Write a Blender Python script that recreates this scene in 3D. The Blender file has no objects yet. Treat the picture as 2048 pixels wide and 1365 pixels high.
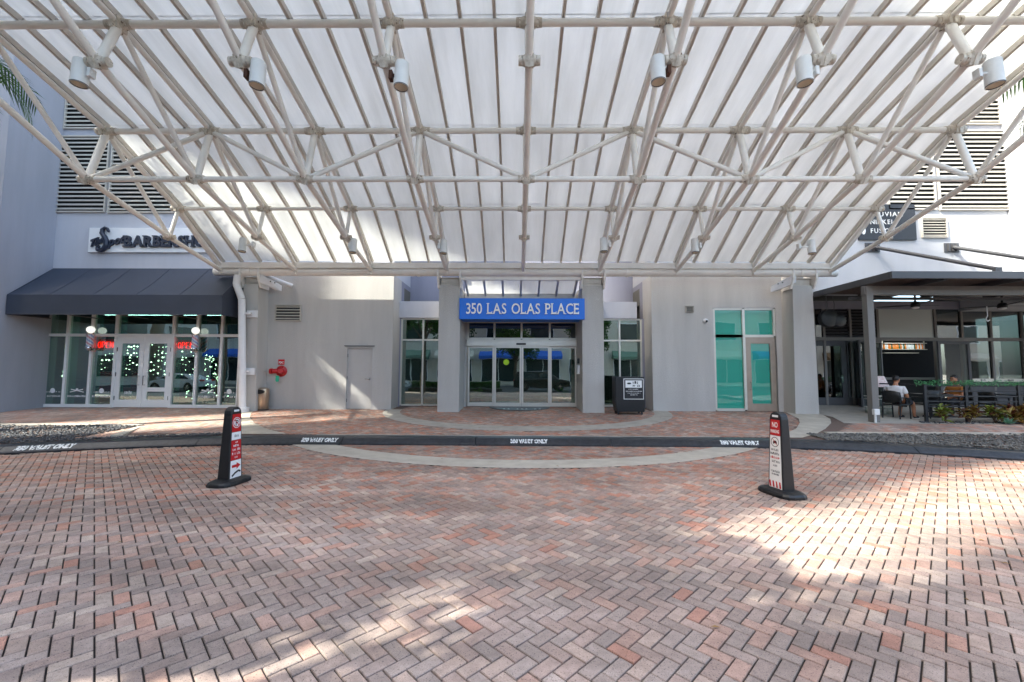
import bpy, bmesh, math, random
from mathutils import Vector, Matrix
random.seed(7)
R = math.radians
sc = bpy.context.scene

# ---------------------------------------------------------------- camera, sky, sun, exposure
CAM_H, FPX = 1.74, 852.3
PITCH, YAW, ROLL = R(4.0), R(0.633), R(-0.257)
cam = bpy.data.cameras.new('camera')
cam.sensor_width = 36.0
cam.lens = FPX / 2048 * 36
cam.clip_start, cam.clip_end = 0.05, 2000
cam_ob = bpy.data.objects.new('camera', cam)
sc.collection.objects.link(cam_ob)
cam_ob.matrix_world = (Matrix.Translation((0, 0, CAM_H)) @ Matrix.Rotation(YAW, 4, 'Z')
                       @ Matrix.Rotation(R(90) + PITCH, 4, 'X') @ Matrix.Rotation(-ROLL, 4, 'Z'))
sc.camera = cam_ob

SUN_EL = R(45)
SUN_DIR = Vector((0.892 * math.cos(SUN_EL), 0.452 * math.cos(SUN_EL), -math.sin(SUN_EL)))   # direction of travel
world = bpy.data.worlds.new('World')
sc.world = world
world.use_nodes = True
wn = world.node_tree.nodes
sky = wn.new('ShaderNodeTexSky')
sky.sky_type = 'NISHITA'
sky.sun_disc = False
sky.sun_elevation = SUN_EL
sky.sun_rotation = math.atan2(-SUN_DIR.x, -SUN_DIR.y)
sky.air_density = 0.8
sky.dust_density = 3.0
sky.ozone_density = 1.0
world.node_tree.links.new(sky.outputs[0], wn['Background'].inputs[0])
wn['Background'].inputs[1].default_value = 0.15
sun = bpy.data.lights.new('sun', 'SUN')
sun.energy = 2.1
sun.angle = R(0.6)
sun.color = (1.0, 0.985, 0.97)
sun_ob = bpy.data.objects.new('sun', sun)
sc.collection.objects.link(sun_ob)
sun_ob.rotation_euler = SUN_DIR.to_track_quat('-Z', 'Y').to_euler()
sc.view_settings.view_transform = 'Standard'
sc.view_settings.look = 'None'
sc.view_settings.exposure = 2.68
sc.view_settings.gamma = 1.0
sc.view_settings.use_white_balance = True          # camera balanced for the shade
sc.view_settings.white_balance_temperature = 6950
sc.view_settings.white_balance_tint = 3
sc.cycles.max_bounces = 6
sc.cycles.transparent_max_bounces = 10
sc.cycles.diffuse_bounces = 3
sc.cycles.glossy_bounces = 3
sc.cycles.transmission_bounces = 2
sc.cycles.caustics_reflective = False
sc.cycles.caustics_refractive = False

# ---------------------------------------------------------------- pixel <-> world helpers
def ray(px, py):
    u, v = px - 1024, py - 682.5
    c, s = math.cos(ROLL), math.sin(ROLL)
    u, v = u * c + v * s, -u * s + v * c
    x, y, z = u / FPX, 1.0, -v / FPX
    c, s = math.cos(PITCH), math.sin(PITCH)
    y, z = y * c - z * s, y * s + z * c
    c, s = math.cos(YAW), math.sin(YAW)
    return Vector((x * c - y * s, x * s + y * c, z))
def at(px, py, Y):
    d = ray(px, py)
    return Vector((0, 0, CAM_H)) + d * (Y / d.y)
def zz(py, Y, px=1024): return at(px, py, Y).z
def xx(px, Y, py=742): return at(px, py, Y).x
def proj(p):
    q = cam_ob.matrix_world.inverted() @ Vector(p)
    if q.z > -0.05: return None
    return 1024 + FPX * q.x / -q.z, 682.5 - FPX * q.y / -q.z
def G(Y): return 0.15 + 0.04 * (Y - 10.3)       # pavement level, gently rising to the building

# ---------------------------------------------------------------- materials
MATS = {}
def lin(c):
    if isinstance(c, str):
        c = [int(c[i:i + 2], 16) / 255 for i in (0, 2, 4)]
        c = [x / 12.92 if x <= .04045 else ((x + .055) / 1.055) ** 2.4 for x in c]
    return (c[0], c[1], c[2], 1)
def mat(name, col, rough=0.6, metal=0.0, noise=0.0, nscale=6.0, bump=0.0, bscale=60.0, col2=None, emit=None, estr=0.0, spec=None, coat=0):
    m = bpy.data.materials.new(name)
    m.use_nodes = True
    nt = m.node_tree
    b = nt.nodes['Principled BSDF']
    b.inputs['Base Color'].default_value = lin(col)
    b.inputs['Roughness'].default_value = rough
    b.inputs['Metallic'].default_value = metal
    if spec is not None: b.inputs['Specular IOR Level'].default_value = spec
    if coat: b.inputs['Coat Weight'].default_value = coat; b.inputs['Coat Roughness'].default_value = .08
    tc = nt.nodes.new('ShaderNodeTexCoord')
    geo = nt.nodes.new('ShaderNodeNewGeometry')
    if noise or col2:
        n = nt.nodes.new('ShaderNodeTexNoise')
        n.inputs['Scale'].default_value = nscale
        n.inputs['Detail'].default_value = 4
        n.inputs['Roughness'].default_value = .62
        if name.startswith('stucco'):                    # weathering runs down the wall
            mp_ = nt.nodes.new('ShaderNodeMapping')
            mp_.inputs['Scale'].default_value = (1.6, 1.6, .22)
            nt.links.new(geo.outputs['Position'], mp_.inputs['Vector'])
            nt.links.new(mp_.outputs[0], n.inputs['Vector'])
        else: nt.links.new(geo.outputs['Position'], n.inputs['Vector'])
        r = nt.nodes.new('ShaderNodeValToRGB')
        c = lin(col)
        c2 = lin(col2) if col2 else tuple(min(1, x * (1 + noise)) for x in c[:3]) + (1,)
        c1 = c if col2 else tuple(x * (1 - noise) for x in c[:3]) + (1,)
        r.color_ramp.elements[0].color, r.color_ramp.elements[1].color = c1, c2
        r.color_ramp.elements[0].position, r.color_ramp.elements[1].position = .3, .7
        nt.links.new(n.outputs[0], r.inputs[0])
        nt.links.new(r.outputs[0], b.inputs['Base Color'])
    if bump:
        n2 = nt.nodes.new('ShaderNodeTexNoise')
        n2.inputs['Scale'].default_value = bscale
        n2.inputs['Detail'].default_value = 2
        nt.links.new(geo.outputs['Position'], n2.inputs['Vector'])
        bp = nt.nodes.new('ShaderNodeBump')
        bp.inputs['Strength'].default_value = bump
        bp.inputs['Distance'].default_value = .02
        nt.links.new(n2.outputs[0], bp.inputs['Height'])
        nt.links.new(bp.outputs[0], b.inputs['Normal'])
    if emit:
        b.inputs['Emission Color'].default_value = lin(emit)
        b.inputs['Emission Strength'].default_value = estr
        if name != 'led': m.cycles.emission_sampling = 'NONE'
    MATS[name] = m
    return m
def glass_mat(name, tint, refl=0.12, rough=0.0, rtint=(1, 1, 1)):
    m = bpy.data.materials.new(name)
    m.use_nodes = True
    nt = m.node_tree
    nt.nodes.clear()
    out = nt.nodes.new('ShaderNodeOutputMaterial')
    mix = nt.nodes.new('ShaderNodeMixShader')
    tr = nt.nodes.new('ShaderNodeBsdfTransparent')
    gl = nt.nodes.new('ShaderNodeBsdfGlossy')
    fr = nt.nodes.new('ShaderNodeFresnel')
    ad = nt.nodes.new('ShaderNodeMath')
    tr.inputs[0].default_value = lin(tint)
    gl.inputs[0].default_value = lin(rtint)
    gl.inputs['Roughness'].default_value = rough
    ad.operation = 'ADD'
    ad.use_clamp = True
    ad.inputs[1].default_value = refl
    # slight waviness, as real panes have
    geo = nt.nodes.new('ShaderNodeNewGeometry')
    n2 = nt.nodes.new('ShaderNodeTexNoise')
    n2.inputs['Scale'].default_value = 1.6
    n2.inputs['Detail'].default_value = 1
    bp = nt.nodes.new('ShaderNodeBump')
    bp.inputs['Strength'].default_value = .06
    bp.inputs['Distance'].default_value = .02
    nt.links.new(geo.outputs['Position'], n2.inputs['Vector'])
    nt.links.new(n2.outputs[0], bp.inputs['Height'])
    nt.links.new(bp.outputs[0], gl.inputs['Normal'])
    # both faces of a pane reflect like air-to-glass
    io = nt.nodes.new('ShaderNodeMath')
    io.operation = 'MULTIPLY_ADD'
    io.inputs[1].default_value = 1 / 1.5 - 1.5
    io.inputs[2].default_value = 1.5
    nt.links.new(geo.outputs['Backfacing'], io.inputs[0])
    nt.links.new(io.outputs[0], fr.inputs[0])
    nt.links.new(fr.outputs[0], ad.inputs[0])
    nt.links.new(ad.outputs[0], mix.inputs[0])
    nt.links.new(tr.outputs[0], mix.inputs[1])
    nt.links.new(gl.outputs[0], mix.inputs[2])
    nt.links.new(mix.outputs[0], out.inputs[0])
    MATS[name] = m
    return m
def brick_mat(name, bump=.5):
    m = bpy.data.materials.new(name)
    m.use_nodes = True
    nt = m.node_tree
    b = nt.nodes['Principled BSDF']
    b.inputs['Roughness'].default_value = .85
    a = nt.nodes.new('ShaderNodeAttribute')
    a.attribute_name = 'bc'
    geo = nt.nodes.new('ShaderNodeNewGeometry')
    def noise(scale, detail, rough=.6):
        n = nt.nodes.new('ShaderNodeTexNoise')
        n.inputs['Scale'].default_value = scale
        n.inputs['Detail'].default_value = detail
        n.inputs['Roughness'].default_value = rough
        nt.links.new(geo.outputs['Position'], n.inputs['Vector'])
        return n
    def ramp(src, p0, v0, p1, v1):
        r = nt.nodes.new('ShaderNodeValToRGB')
        r.color_ramp.elements[0].position, r.color_ramp.elements[1].position = p0, p1
        r.color_ramp.elements[0].color = (v0, v0, v0, 1)
        r.color_ramp.elements[1].color = (v1, v1, v1, 1)
        nt.links.new(src.outputs[0], r.inputs[0])
        return r
    def mul(c1, c2):
        x = nt.nodes.new('ShaderNodeMix')
        x.data_type = 'RGBA'
        x.blend_type = 'MULTIPLY'
        x.inputs[0].default_value = 1
        nt.links.new(c1, x.inputs[6])
        nt.links.new(c2, x.inputs[7])
        return x.outputs[2]
    fine = ramp(noise(260, 1), .3, .72, .7, 1.18)       # sandy grain
    mid = ramp(noise(14, 3), .3, .82, .7, 1.12)         # blotches
    big = ramp(noise(.55, 3), .35, .70, .66, 1.08)       # tyre grime and wear over the drive
    pits = ramp(noise(90, 1, .4), .3, .45, .36, 1.0)
    c = mul(mul(mul(mul(a.outputs['Color'], fine.outputs[0]), mid.outputs[0]), big.outputs[0]), pits.outputs[0])
    if name == 'paver':
        # oil drips (small dark spots) and two faint tyre lanes along the drive
        vo = nt.nodes.new('ShaderNodeTexVoronoi')
        vo.inputs['Scale'].default_value = 1.1
        nt.links.new(geo.outputs['Position'], vo.inputs['Vector'])
        c = mul(c, ramp(vo, .02, .55, .075, 1.0).outputs[0])
        mp = nt.nodes.new('ShaderNodeMapping')
        mp.inputs['Scale'].default_value = (.12, 1.5, 1)
        nt.links.new(geo.outputs['Position'], mp.inputs['Vector'])
        n = noise(1.0, 4)
        nt.links.new(mp.outputs[0], n.inputs['Vector'])
        c = mul(c, ramp(n, .38, .80, .58, 1.05).outputs[0])
    nt.links.new(c, b.inputs['Base Color'])
    bp = nt.nodes.new('ShaderNodeBump')
    bp.inputs['Strength'].default_value = bump
    bp.inputs['Distance'].default_value = .004
    nt.links.new(noise(150, 2).outputs[0], bp.inputs['Height'])
    nt.links.new(bp.outputs[0], b.inputs['Normal'])
    MATS[name] = m
    return m
def leaf_mat(name, c1, c2, trans=.35):
    m = bpy.data.materials.new(name)
    m.use_nodes = True
    nt = m.node_tree
    b = nt.nodes['Principled BSDF']
    b.inputs['Roughness'].default_value = .5
    geo = nt.nodes.new('ShaderNodeNewGeometry')
    r = nt.nodes.new('ShaderNodeValToRGB')
    r.color_ramp.elements[0].color, r.color_ramp.elements[1].color = lin(c1), lin(c2)
    nt.links.new(geo.outputs['Random Per Island'], r.inputs[0])
    nt.links.new(r.outputs[0], b.inputs['Base Color'])
    t = nt.nodes.new('ShaderNodeBsdfTranslucent')
    nt.links.new(r.outputs[0], t.inputs[0])
    mx = nt.nodes.new('ShaderNodeMixShader')
    mx.inputs[0].default_value = trans
    nt.links.new(b.outputs[0], mx.inputs[1])
    nt.links.new(t.outputs[0], mx.inputs[2])
    nt.links.new(mx.outputs[0], nt.nodes['Material Output'].inputs[0])
    MATS[name] = m
    return m

mat('stucco', 'c2beb9', .9, noise=.085, nscale=1.1, bump=.9, bscale=55)
mat('stucco_upper', 'c4c4ca', .9, noise=.04, nscale=1.5, bump=.5, bscale=75)  # bluish cast of the sky light is mixed into this colour
mat('stucco_sky_tint', 'a9a9b1', .9, noise=.05, nscale=1.5, bump=.5, bscale=75)  # lavender of the sky light put into the wall colour
mat('stucco_shade', '908f9b', .9, noise=.05, nscale=2, bump=.4, bscale=75)  # darker stucco copy: shade under the canopy put into the colour
mat('stucco_white', 'c0c0c3', .9, noise=.04, nscale=1.5, bump=.4, bscale=75)
mat('steel_cream', 'efe9e1', .42, col2='f8f5f0', nscale=2.2)
mat('steel_stain', 'e6ded2', .5, col2='b0a494', nscale=7, noise=.1)
mat('mullion', 'cbc3b8', .45, metal=.1, noise=.08, nscale=5)
mat('alu', 'd6d2c8', .38, metal=.35, noise=.04, nscale=4)
mat('alu_bronze', 'a9998a', .4, metal=.4, noise=.08, nscale=4)
mat('white_alu', 'f2f1ef', .4)
mat('white_paint', 'e8e8ea', .45, noise=.03)
mat('lamp_white', 'e4e4e2', .4, noise=.03, nscale=9)
mat('reflector', 'f0e6d0', .4)
mat('rust', '4a2a1a', .8)
mat('awning', '363d4b', .75, noise=.08, nscale=1.3, bump=.15, bscale=400)
mat('sign_blue', '0072e2', .4, noise=.02)
mat('sign_white', 'f0f0f0', .45)
mat('navy', '2a3142', .4, noise=.05)
mat('letter_white', 'f4f4f2', .4)
mat('letter_side', '77706a', .5)
mat('black_plastic', '191a1c', .45, noise=.12, nscale=14, bump=.08, bscale=90)
mat('black_metal', '202226', .45, noise=.06)
mat('dark_grey_metal', '4d4d50', .5, noise=.05, nscale=3)
mat('patio_grey', '77736f', .5, noise=.05, nscale=2)
mat('patio_soffit', '5b4a42', .6, noise=.08)
mat('red', 'c8141c', .4, noise=.03)
mat('red_paint', 'b5141a', .35, noise=.06, nscale=12)
mat('steel_bin', 'b8a18c', .3, metal=.75, noise=.06)
mat('concrete', 'b0a596', .85, col2='c9bfb0', nscale=2.6, bump=.25, bscale=45)
mat('concrete_dark', 'a39b90', .85, col2='bdb5a8', nscale=3, bump=.25, bscale=45)
mat('kerb_black', '1d1f24', .38, col2='34373c', nscale=9, bump=.3, bscale=22)
mat('joint_sand', '2b2521', .95, noise=.2, nscale=30)
mat('mortar_bed', '6e5a50', .95, noise=.1, nscale=20)
mat('asphalt', '3c3d40', .9, noise=.15, nscale=12, bump=.3, bscale=80)
mat('soil', '4a4139', .95, noise=.2)
mat('stone_dark', '2c2d30', .55, col2='55565a', nscale=9)
mat('stone_grey', '4c4b49', .7, col2='827e77', nscale=8)
mat('door_paint', 'bdb9b5', .5, noise=.02)
mat('chrome', 'd8d8d8', .18, metal=1.0)
mat('louver', 'c0b9ae', .55, noise=.07, nscale=4)
mat('louver_void', '141414', .9)
mat('interior_dark', '242424', .8)
mat('interior_wall', '6b675f', .8, noise=.06)
mat('interior_wood', '8a6c4c', .6, noise=.12, nscale=3)
mat('interior_floor', '52483e', .4)
mat('teal_film', '1fae98', .35, noise=.03, nscale=1.5)
mat('neon_red', 'ff2a1c', .5, emit='ff1408', estr=3.5)
mat('neon_dim', '5a0d0d', .5, emit='e01a14', estr=.06)
mat('bulb', 'ffffff', .4, emit='fff0d8', estr=3.0)
mat('led', 'ffffff', .4, emit='f4f6ff', estr=2.2)
mat('globe', 'ffffff', .3, emit='ffffff', estr=.15)
mat('pink_stripe', 'd58aa0', .35)
mat('blue_stripe', '8fa6d8', .35)
mat('lime', 'b8e020', .5)
mat('skin', 'b07a5c', .55, noise=.04, nscale=20)
mat('hair', '1d1713', .6)
mat('shirt_white', 'e6e6ea', .85, bump=.3, bscale=18)
mat('shirt_tan', 'a1672f', .85, bump=.3, bscale=18)
mat('cloth_dark', '25272d', .9, bump=.2, bscale=20)
mat('shoe', '1b1b1d', .6)
mat('table_dark', '2c2b2c', .4)
mat('paper_red', 'd8b0a8', .6, col2='eee6e2', nscale=18)
mat('trunk', '6b5d50', .9, noise=.2, nscale=8, bump=.5, bscale=20)
mat('bark', '5b4b3f', .9, noise=.2, nscale=8, bump=.5, bscale=20)
mat('blue_fabric', '2c66c8', .8, noise=.06)
mat('cream_wall', 'd8cfbf', .9, noise=.05, nscale=1)
mat('opp_glass', '1c2a30', .12, spec=.6)
mat('suv_black', '08090b', .25, coat=1)
mat('car_white', 'dfe3e2', .3, coat=1)
mat('tyre', '151515', .85)
mat('brick_red_soft', 'c05030', .7)
mat('sage', '6f8a78', .8)
leaf_mat('leaf', '2c4a1c', '4f7a2c')
leaf_mat('leaf_dark', '1d3a18', '3c6428')
leaf_mat('palm_leaf', '23401c', '4a7030', .25)
leaf_mat('garland_leaf', '2a6a3c', '63a56e', .2)
leaf_mat('croton', '5a1c1c', '8a7a34', .15)
leaf_mat('croton_green', '5a2420', '7f9a3a', .15)
leaf_mat('house_plant', '3a6a28', '8ab040', .2)
leaf_mat('agave', '4f8a70', '86b79a', .15)
leaf_mat('pine', '123020', '245038', .1)
mat('teal_fin', '6fb5a8', .4)
glass_mat('glass_teal', (.42, .62, .57), .24, rtint=(.93, 1, .98))
glass_mat('glass_clear', (.72, .8, .78), .10)
glass_mat('glass_film', (.92, 1, .99), .035)
glass_mat('glass_dark', (.22, .26, .26), .13)
brick_mat('paver')
brick_mat('paver_walk', .35)
# milky canopy sheet: diffuse + translucent
m = bpy.data.materials.new('milky_sheet')
m.use_nodes = True
nt = m.node_tree
pb = nt.nodes['Principled BSDF']
pb.inputs['Roughness'].default_value = .22
pb.inputs['Base Color'].default_value = (.8, .82, .84, 1)
tl = nt.nodes.new('ShaderNodeBsdfTranslucent')
geo = nt.nodes.new('ShaderNodeNewGeometry')
nz = nt.nodes.new('ShaderNodeTexNoise')
nz.inputs['Scale'].default_value = 1.0
nz.inputs['Detail'].default_value = 6
nz.inputs['Roughness'].default_value = .7
mp = nt.nodes.new('ShaderNodeMapping')                 # rain streaks run down the slope
mp.inputs['Scale'].default_value = (2.6, .35, .35)
nt.links.new(geo.outputs['Position'], mp.inputs['Vector'])
nt.links.new(mp.outputs[0], nz.inputs['Vector'])
rp = nt.nodes.new('ShaderNodeValToRGB')
rp.color_ramp.elements[0].color, rp.color_ramp.elements[1].color = (.70, .695, .67, 1), (.87, .865, .845, 1)
rp.color_ramp.elements[0].position, rp.color_ramp.elements[1].position = .3, .7
nt.links.new(nz.outputs[0], rp.inputs[0])
nt.links.new(rp.outputs[0], tl.inputs[0])
mx = nt.nodes.new('ShaderNodeMixShader')
mx.inputs[0].default_value = .70
nt.links.new(pb.outputs[0], mx.inputs[1])
nt.links.new(tl.outputs[0], mx.inputs[2])
nt.links.new(mx.outputs[0], nt.nodes['Material Output'].inputs[0])
MATS['milky_sheet'] = m
# worn white stencil paint
m = MATS['steel_stain']
nt = m.node_tree
pb = nt.nodes['Principled BSDF']
geo = nt.nodes.new('ShaderNodeNewGeometry')
nz = nt.nodes.new('ShaderNodeTexNoise')
nz.inputs['Scale'].default_value = 16
nz.inputs['Detail'].default_value = 5
nt.links.new(geo.outputs['Position'], nz.inputs['Vector'])
rp = nt.nodes.new('ShaderNodeValToRGB')
rp.color_ramp.elements[0].position, rp.color_ramp.elements[1].position = .63, .69
rp.color_ramp.elements[0].color, rp.color_ramp.elements[1].color = (1, 1, 1, 1), (.16, .09, .05, 1)
nt.links.new(nz.outputs[0], rp.inputs[0])
mu = nt.nodes.new('ShaderNodeMix')
mu.data_type = 'RGBA'
mu.blend_type = 'MULTIPLY'
mu.inputs[0].default_value = 1
nt.links.new(pb.inputs['Base Color'].links[0].from_socket, mu.inputs[6])
nt.links.new(rp.outputs[0], mu.inputs[7])
nt.links.new(mu.outputs[2], pb.inputs['Base Color'])
m = mat('stencil', 'e6e6e2', .7)
nt = m.node_tree
pb = nt.nodes['Principled BSDF']
geo = nt.nodes.new('ShaderNodeNewGeometry')
nz = nt.nodes.new('ShaderNodeTexNoise')
nz.inputs['Scale'].default_value = 26
nz.inputs['Detail'].default_value = 5
nt.links.new(geo.outputs['Position'], nz.inputs['Vector'])
rp = nt.nodes.new('ShaderNodeValToRGB')
rp.color_ramp.elements[0].color, rp.color_ramp.elements[1].color = lin('2a2c30'), lin('e6e6e2')
rp.color_ramp.elements[0].position, rp.color_ramp.elements[1].position = .37, .47
nt.links.new(nz.outputs[0], rp.inputs[0])
nt.links.new(rp.outputs[0], pb.inputs['Base Color'])

# ---------------------------------------------------------------- mesh and object helpers
WL = {}
def M_(m): return MATS[m] if isinstance(m, str) else m
class MB:
    def __init__(s): s.v, s.f, s.c = [], [], []
    def box(s, x0, x1, y0, y1, z0, z1):
        n = len(s.v)
        s.v += [(x0,y0,z0),(x1,y0,z0),(x1,y1,z0),(x0,y1,z0),(x0,y0,z1),(x1,y0,z1),(x1,y1,z1),(x0,y1,z1)]
        s.f += [tuple(n + i for i in q) for q in ((0,3,2,1),(4,5,6,7),(0,1,5,4),(1,2,6,5),(2,3,7,6),(3,0,4,7))]
        return s
    def quad(s, *p):
        n = len(s.v)
        s.v += [tuple(q) for q in p]
        s.f.append(tuple(range(n, n + len(p))))
        return s
    def tube(s, p, q, r, n=10, r2=None, caps=True):
        p, q = Vector(p), Vector(q)
        r2 = r if r2 is None else r2
        d = (q - p).normalized()
        a = d.orthogonal().normalized()
        b = d.cross(a)
        k = len(s.v)
        for c, rr in ((p, r), (q, r2)):
            for i in range(n):
                t = 2 * math.pi * i / n
                s.v.append(tuple(c + (a * math.cos(t) + b * math.sin(t)) * rr))
        for i in range(n):
            j = (i + 1) % n
            s.f.append((k + i, k + j, k + n + j, k + n + i))
        if caps:
            s.f.append(tuple(k + i for i in reversed(range(n))))
            s.f.append(tuple(k + n + i for i in range(n)))
        return s
    def path(s, pts, r, n=8):
        for a, b in zip(pts[:-1], pts[1:]): s.tube(a, b, r, n)
        return s
    def bar(s, p, q, w, h, up=(0, 0, 1)):
        p, q = Vector(p), Vector(q)
        d = (q - p).normalized()
        side = d.cross(Vector(up)).normalized()
        u = side.cross(d).normalized()
        k = len(s.v)
        for c in (p, q):
            for a, b in ((-1,-1),(1,-1),(1,1),(-1,1)):
                s.v.append(tuple(c + side * (a * w / 2) + u * (b * h / 2)))
        s.f += [tuple(k + i for i in q_) for q_ in ((0,3,2,1),(4,5,6,7),(0,1,5,4),(1,2,6,5),(2,3,7,6),(3,0,4,7))]
        return s
    def prism(s, pts, d):                      # closed 3d polygon pushed along vector d
        n, k = len(pts), len(s.v)
        d = Vector(d)
        s.v += [tuple(Vector(p)) for p in pts] + [tuple(Vector(p) + d) for p in pts]
        s.f.append(tuple(k + i for i in range(n)))
        s.f.append(tuple(k + n + i for i in reversed(range(n))))
        for i in range(n):
            j = (i + 1) % n
            s.f.append((k + j, k + i, k + n + i, k + n + j))
        return s
    def lathe(s, prof, c=(0, 0, 0), n=20, axis='z', caps=True):
        k = len(s.v)
        for (r, h) in prof:
            for i in range(n):
                t = 2 * math.pi * i / n
                x, y = r * math.cos(t), r * math.sin(t)
                p = {'z': (x, y, h), 'y': (x, h, y), 'x': (h, x, y)}[axis]
                s.v.append((c[0] + p[0], c[1] + p[1], c[2] + p[2]))
        for a in range(len(prof) - 1):
            for i in range(n):
                j = (i + 1) % n
                s.f.append((k + a*n + i, k + a*n + j, k + (a+1)*n + j, k + (a+1)*n + i))
        if caps:
            s.f.append(tuple(k + i for i in reversed(range(n))))
            s.f.append(tuple(k + (len(prof)-1)*n + i for i in range(n)))
        return s
    def ball(s, c, r, n=10, m=6, sx=1, sy=1, sz=1):
        k = len(s.v)
        for a in range(1, m):
            th = math.pi * a / m
            for i in range(n):
                t = 2 * math.pi * i / n
                s.v.append((c[0]+r*sx*math.sin(th)*math.cos(t), c[1]+r*sy*math.sin(th)*math.sin(t), c[2]+r*sz*math.cos(th)))
        top, bot = len(s.v), len(s.v) + 1
        s.v += [(c[0], c[1], c[2]+r*sz), (c[0], c[1], c[2]-r*sz)]
        for a in range(m - 2):
            for i in range(n):
                j = (i + 1) % n
                s.f.append((k+a*n+i, k+(a+1)*n+i, k+(a+1)*n+j, k+a*n+j))
        for i in range(n):
            j = (i + 1) % n
            s.f.append((top, k+i, k+j))
            s.f.append((bot, k+(m-2)*n+j, k+(m-2)*n+i))
        return s
    def xf(s, M, start=0):
        for i in range(start, len(s.v)): s.v[i] = tuple(M @ Vector(s.v[i]))
        return s
    def mesh(s, name, material, smooth=False):
        me = bpy.data.meshes.new(name)
        me.from_pydata(s.v, [], s.f)
        me.materials.append(M_(material))
        if smooth:
            me.polygons.foreach_set('use_smooth', [True] * len(me.polygons))
            try: me.set_sharp_from_angle(angle=R(40))
            except Exception: pass
        me.update()
        return me
    def build(s, name, material, parent=None, smooth=False, bevel=0, seg=2):
        """one object; top-level ones get their origin at their base"""
        o = bpy.data.objects.new(name, None)
        off = Vector((0, 0, 0))
        if parent is None:
            xs = [v[0] for v in s.v]; ys = [v[1] for v in s.v]; zs = [v[2] for v in s.v]
            off = Vector(((min(xs)+max(xs))/2, (min(ys)+max(ys))/2, min(zs)))
            s.v = [tuple(Vector(v) - off) for v in s.v]
        me = s.mesh(name, material, smooth)
        bpy.data.objects.remove(o)
        o = bpy.data.objects.new(name, me)
        sc.collection.objects.link(o)
        if parent is not None:
            o.parent = parent
            o.location = -WL.get(parent.name, Vector((0, 0, 0)))
            WL[o.name] = Vector((0, 0, 0))
        else:
            o.location = off
            WL[o.name] = off
        if bevel:
            bv = o.modifiers.new('bevel', 'BEVEL')
            bv.width, bv.segments, bv.limit_method, bv.angle_limit = bevel, seg, 'ANGLE', R(35)
        return o
def tag(o, label=None, cat=None, group=None, kind=None):
    if label: o['label'] = label
    if cat: o['category'] = cat
    if group: o['group'] = group
    if kind: o['kind'] = kind
    return o
def thing(name, label, cat, loc, group=None, rz=0):
    o = bpy.data.objects.new(name, None)
    sc.collection.objects.link(o)
    o.location = loc
    o.rotation_euler = (0, 0, rz)
    o.empty_display_size = .2
    WL[o.name] = Vector(loc)
    return tag(o, label, cat, group)
def inst(me, name, parent, loc, rot=(0, 0, 0), scale=None):
    """a further object on shared mesh data, at a world location"""
    o = bpy.data.objects.new(name, me)
    sc.collection.objects.link(o)
    w = Vector(loc)
    if parent is not None:
        o.parent = parent
        o.location = w - WL.get(parent.name, Vector((0, 0, 0)))
    else: o.location = w
    WL[o.name] = w
    o.rotation_euler = rot
    if scale: o.scale = scale
    return o
def place(root, loc, rz=0):
    """move a thing that was built round the origin"""
    root.location = loc
    root.rotation_euler = (0, 0, rz)
def copy_tree(o, parent=None):
    c = o.copy()
    sc.collection.objects.link(c)
    c.parent = parent
    WL[c.name] = WL.get(o.name, Vector((0, 0, 0)))
    for ch in list(o.children): copy_tree(ch, c)
    return c

TXT = {}
def text_mb(s, size, depth=0.0, align='CENTER', shear=0.0, bold=0.0, width=None):
    """letters as mesh in the x-z plane facing -y, baseline at z=0"""
    cu = bpy.data.curves.new('t', 'FONT')
    cu.body = s
    cu.size = size
    cu.align_x = align
    cu.extrude = depth / 2
    cu.shear = shear
    cu.offset = bold
    cu.resolution_u = 3
    ob = bpy.data.objects.new('t', cu)
    sc.collection.objects.link(ob)
    dg = bpy.context.evaluated_depsgraph_get()
    me = bpy.data.meshes.new_from_object(ob.evaluated_get(dg))
    mb = MB()
    mb.v = [(v.co.x, -v.co.z, v.co.y) for v in me.vertices]
    mb.f = [tuple(p.vertices) for p in me.polygons]
    bpy.data.objects.remove(ob)
    bpy.data.meshes.remove(me)
    if width and mb.v:
        w = max(v[0] for v in mb.v) - min(v[0] for v in mb.v)
        k = width / w
        mb.v = [(v[0] * k, v[1], v[2]) for v in mb.v]
    return mb
def move(mb, M): return mb.xf(M)
def T(x, y, z): return Matrix.Translation((x, y, z))
SERIF = {'L': [(0,0),(0,1)], 'A': [(0,0),(1,0)], 'P': [(0,0),(0,1)], 'E': [(0,0),(0,1)], 'B': [(0,0),(0,1)],
         'R': [(0,0),(0,1),(1,0)], 'H': [(0,0),(0,1),(1,0),(1,1)]}
def serif_letter(ch, h, depth, bold=.0, sw=.1):
    mb = text_mb(ch, h / .73, depth, 'LEFT', 0, bold)
    x0 = min(v[0] for v in mb.v); x1 = max(v[0] for v in mb.v)
    z0 = min(v[2] for v in mb.v); z1 = max(v[2] for v in mb.v)
    k = h / (z1 - z0)
    mb.v = [((v[0] - x0) * k, v[1], (v[2] - z0) * k) for v in mb.v]
    w = (x1 - x0) * k
    e, t = sw * h, sw * .55 * h
    for fx, fz in SERIF.get(ch, []):
        cx = (.085 * h if fx == 0 else w - .085 * h) if ch not in 'A' else (0.03*h if fx == 0 else w - .03*h)
        zc = t / 2 if fz == 0 else h - t / 2
        mb.box(cx - .085*h - e*.75, cx + .085*h + e*.75, -depth/2 - .001, depth/2 + .001, zc - t/2 - .001, zc + t/2 + .001)
    if ch in 'LE':
        mb.box(w - t, w + t*.2, -depth/2 - .001, depth/2 + .001, -.001, .24*h)
    if ch == 'E':
        mb.box(w - t, w + t*.2, -depth/2 - .001, depth/2 + .001, .78*h, h + .001)
    return mb, w
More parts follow.
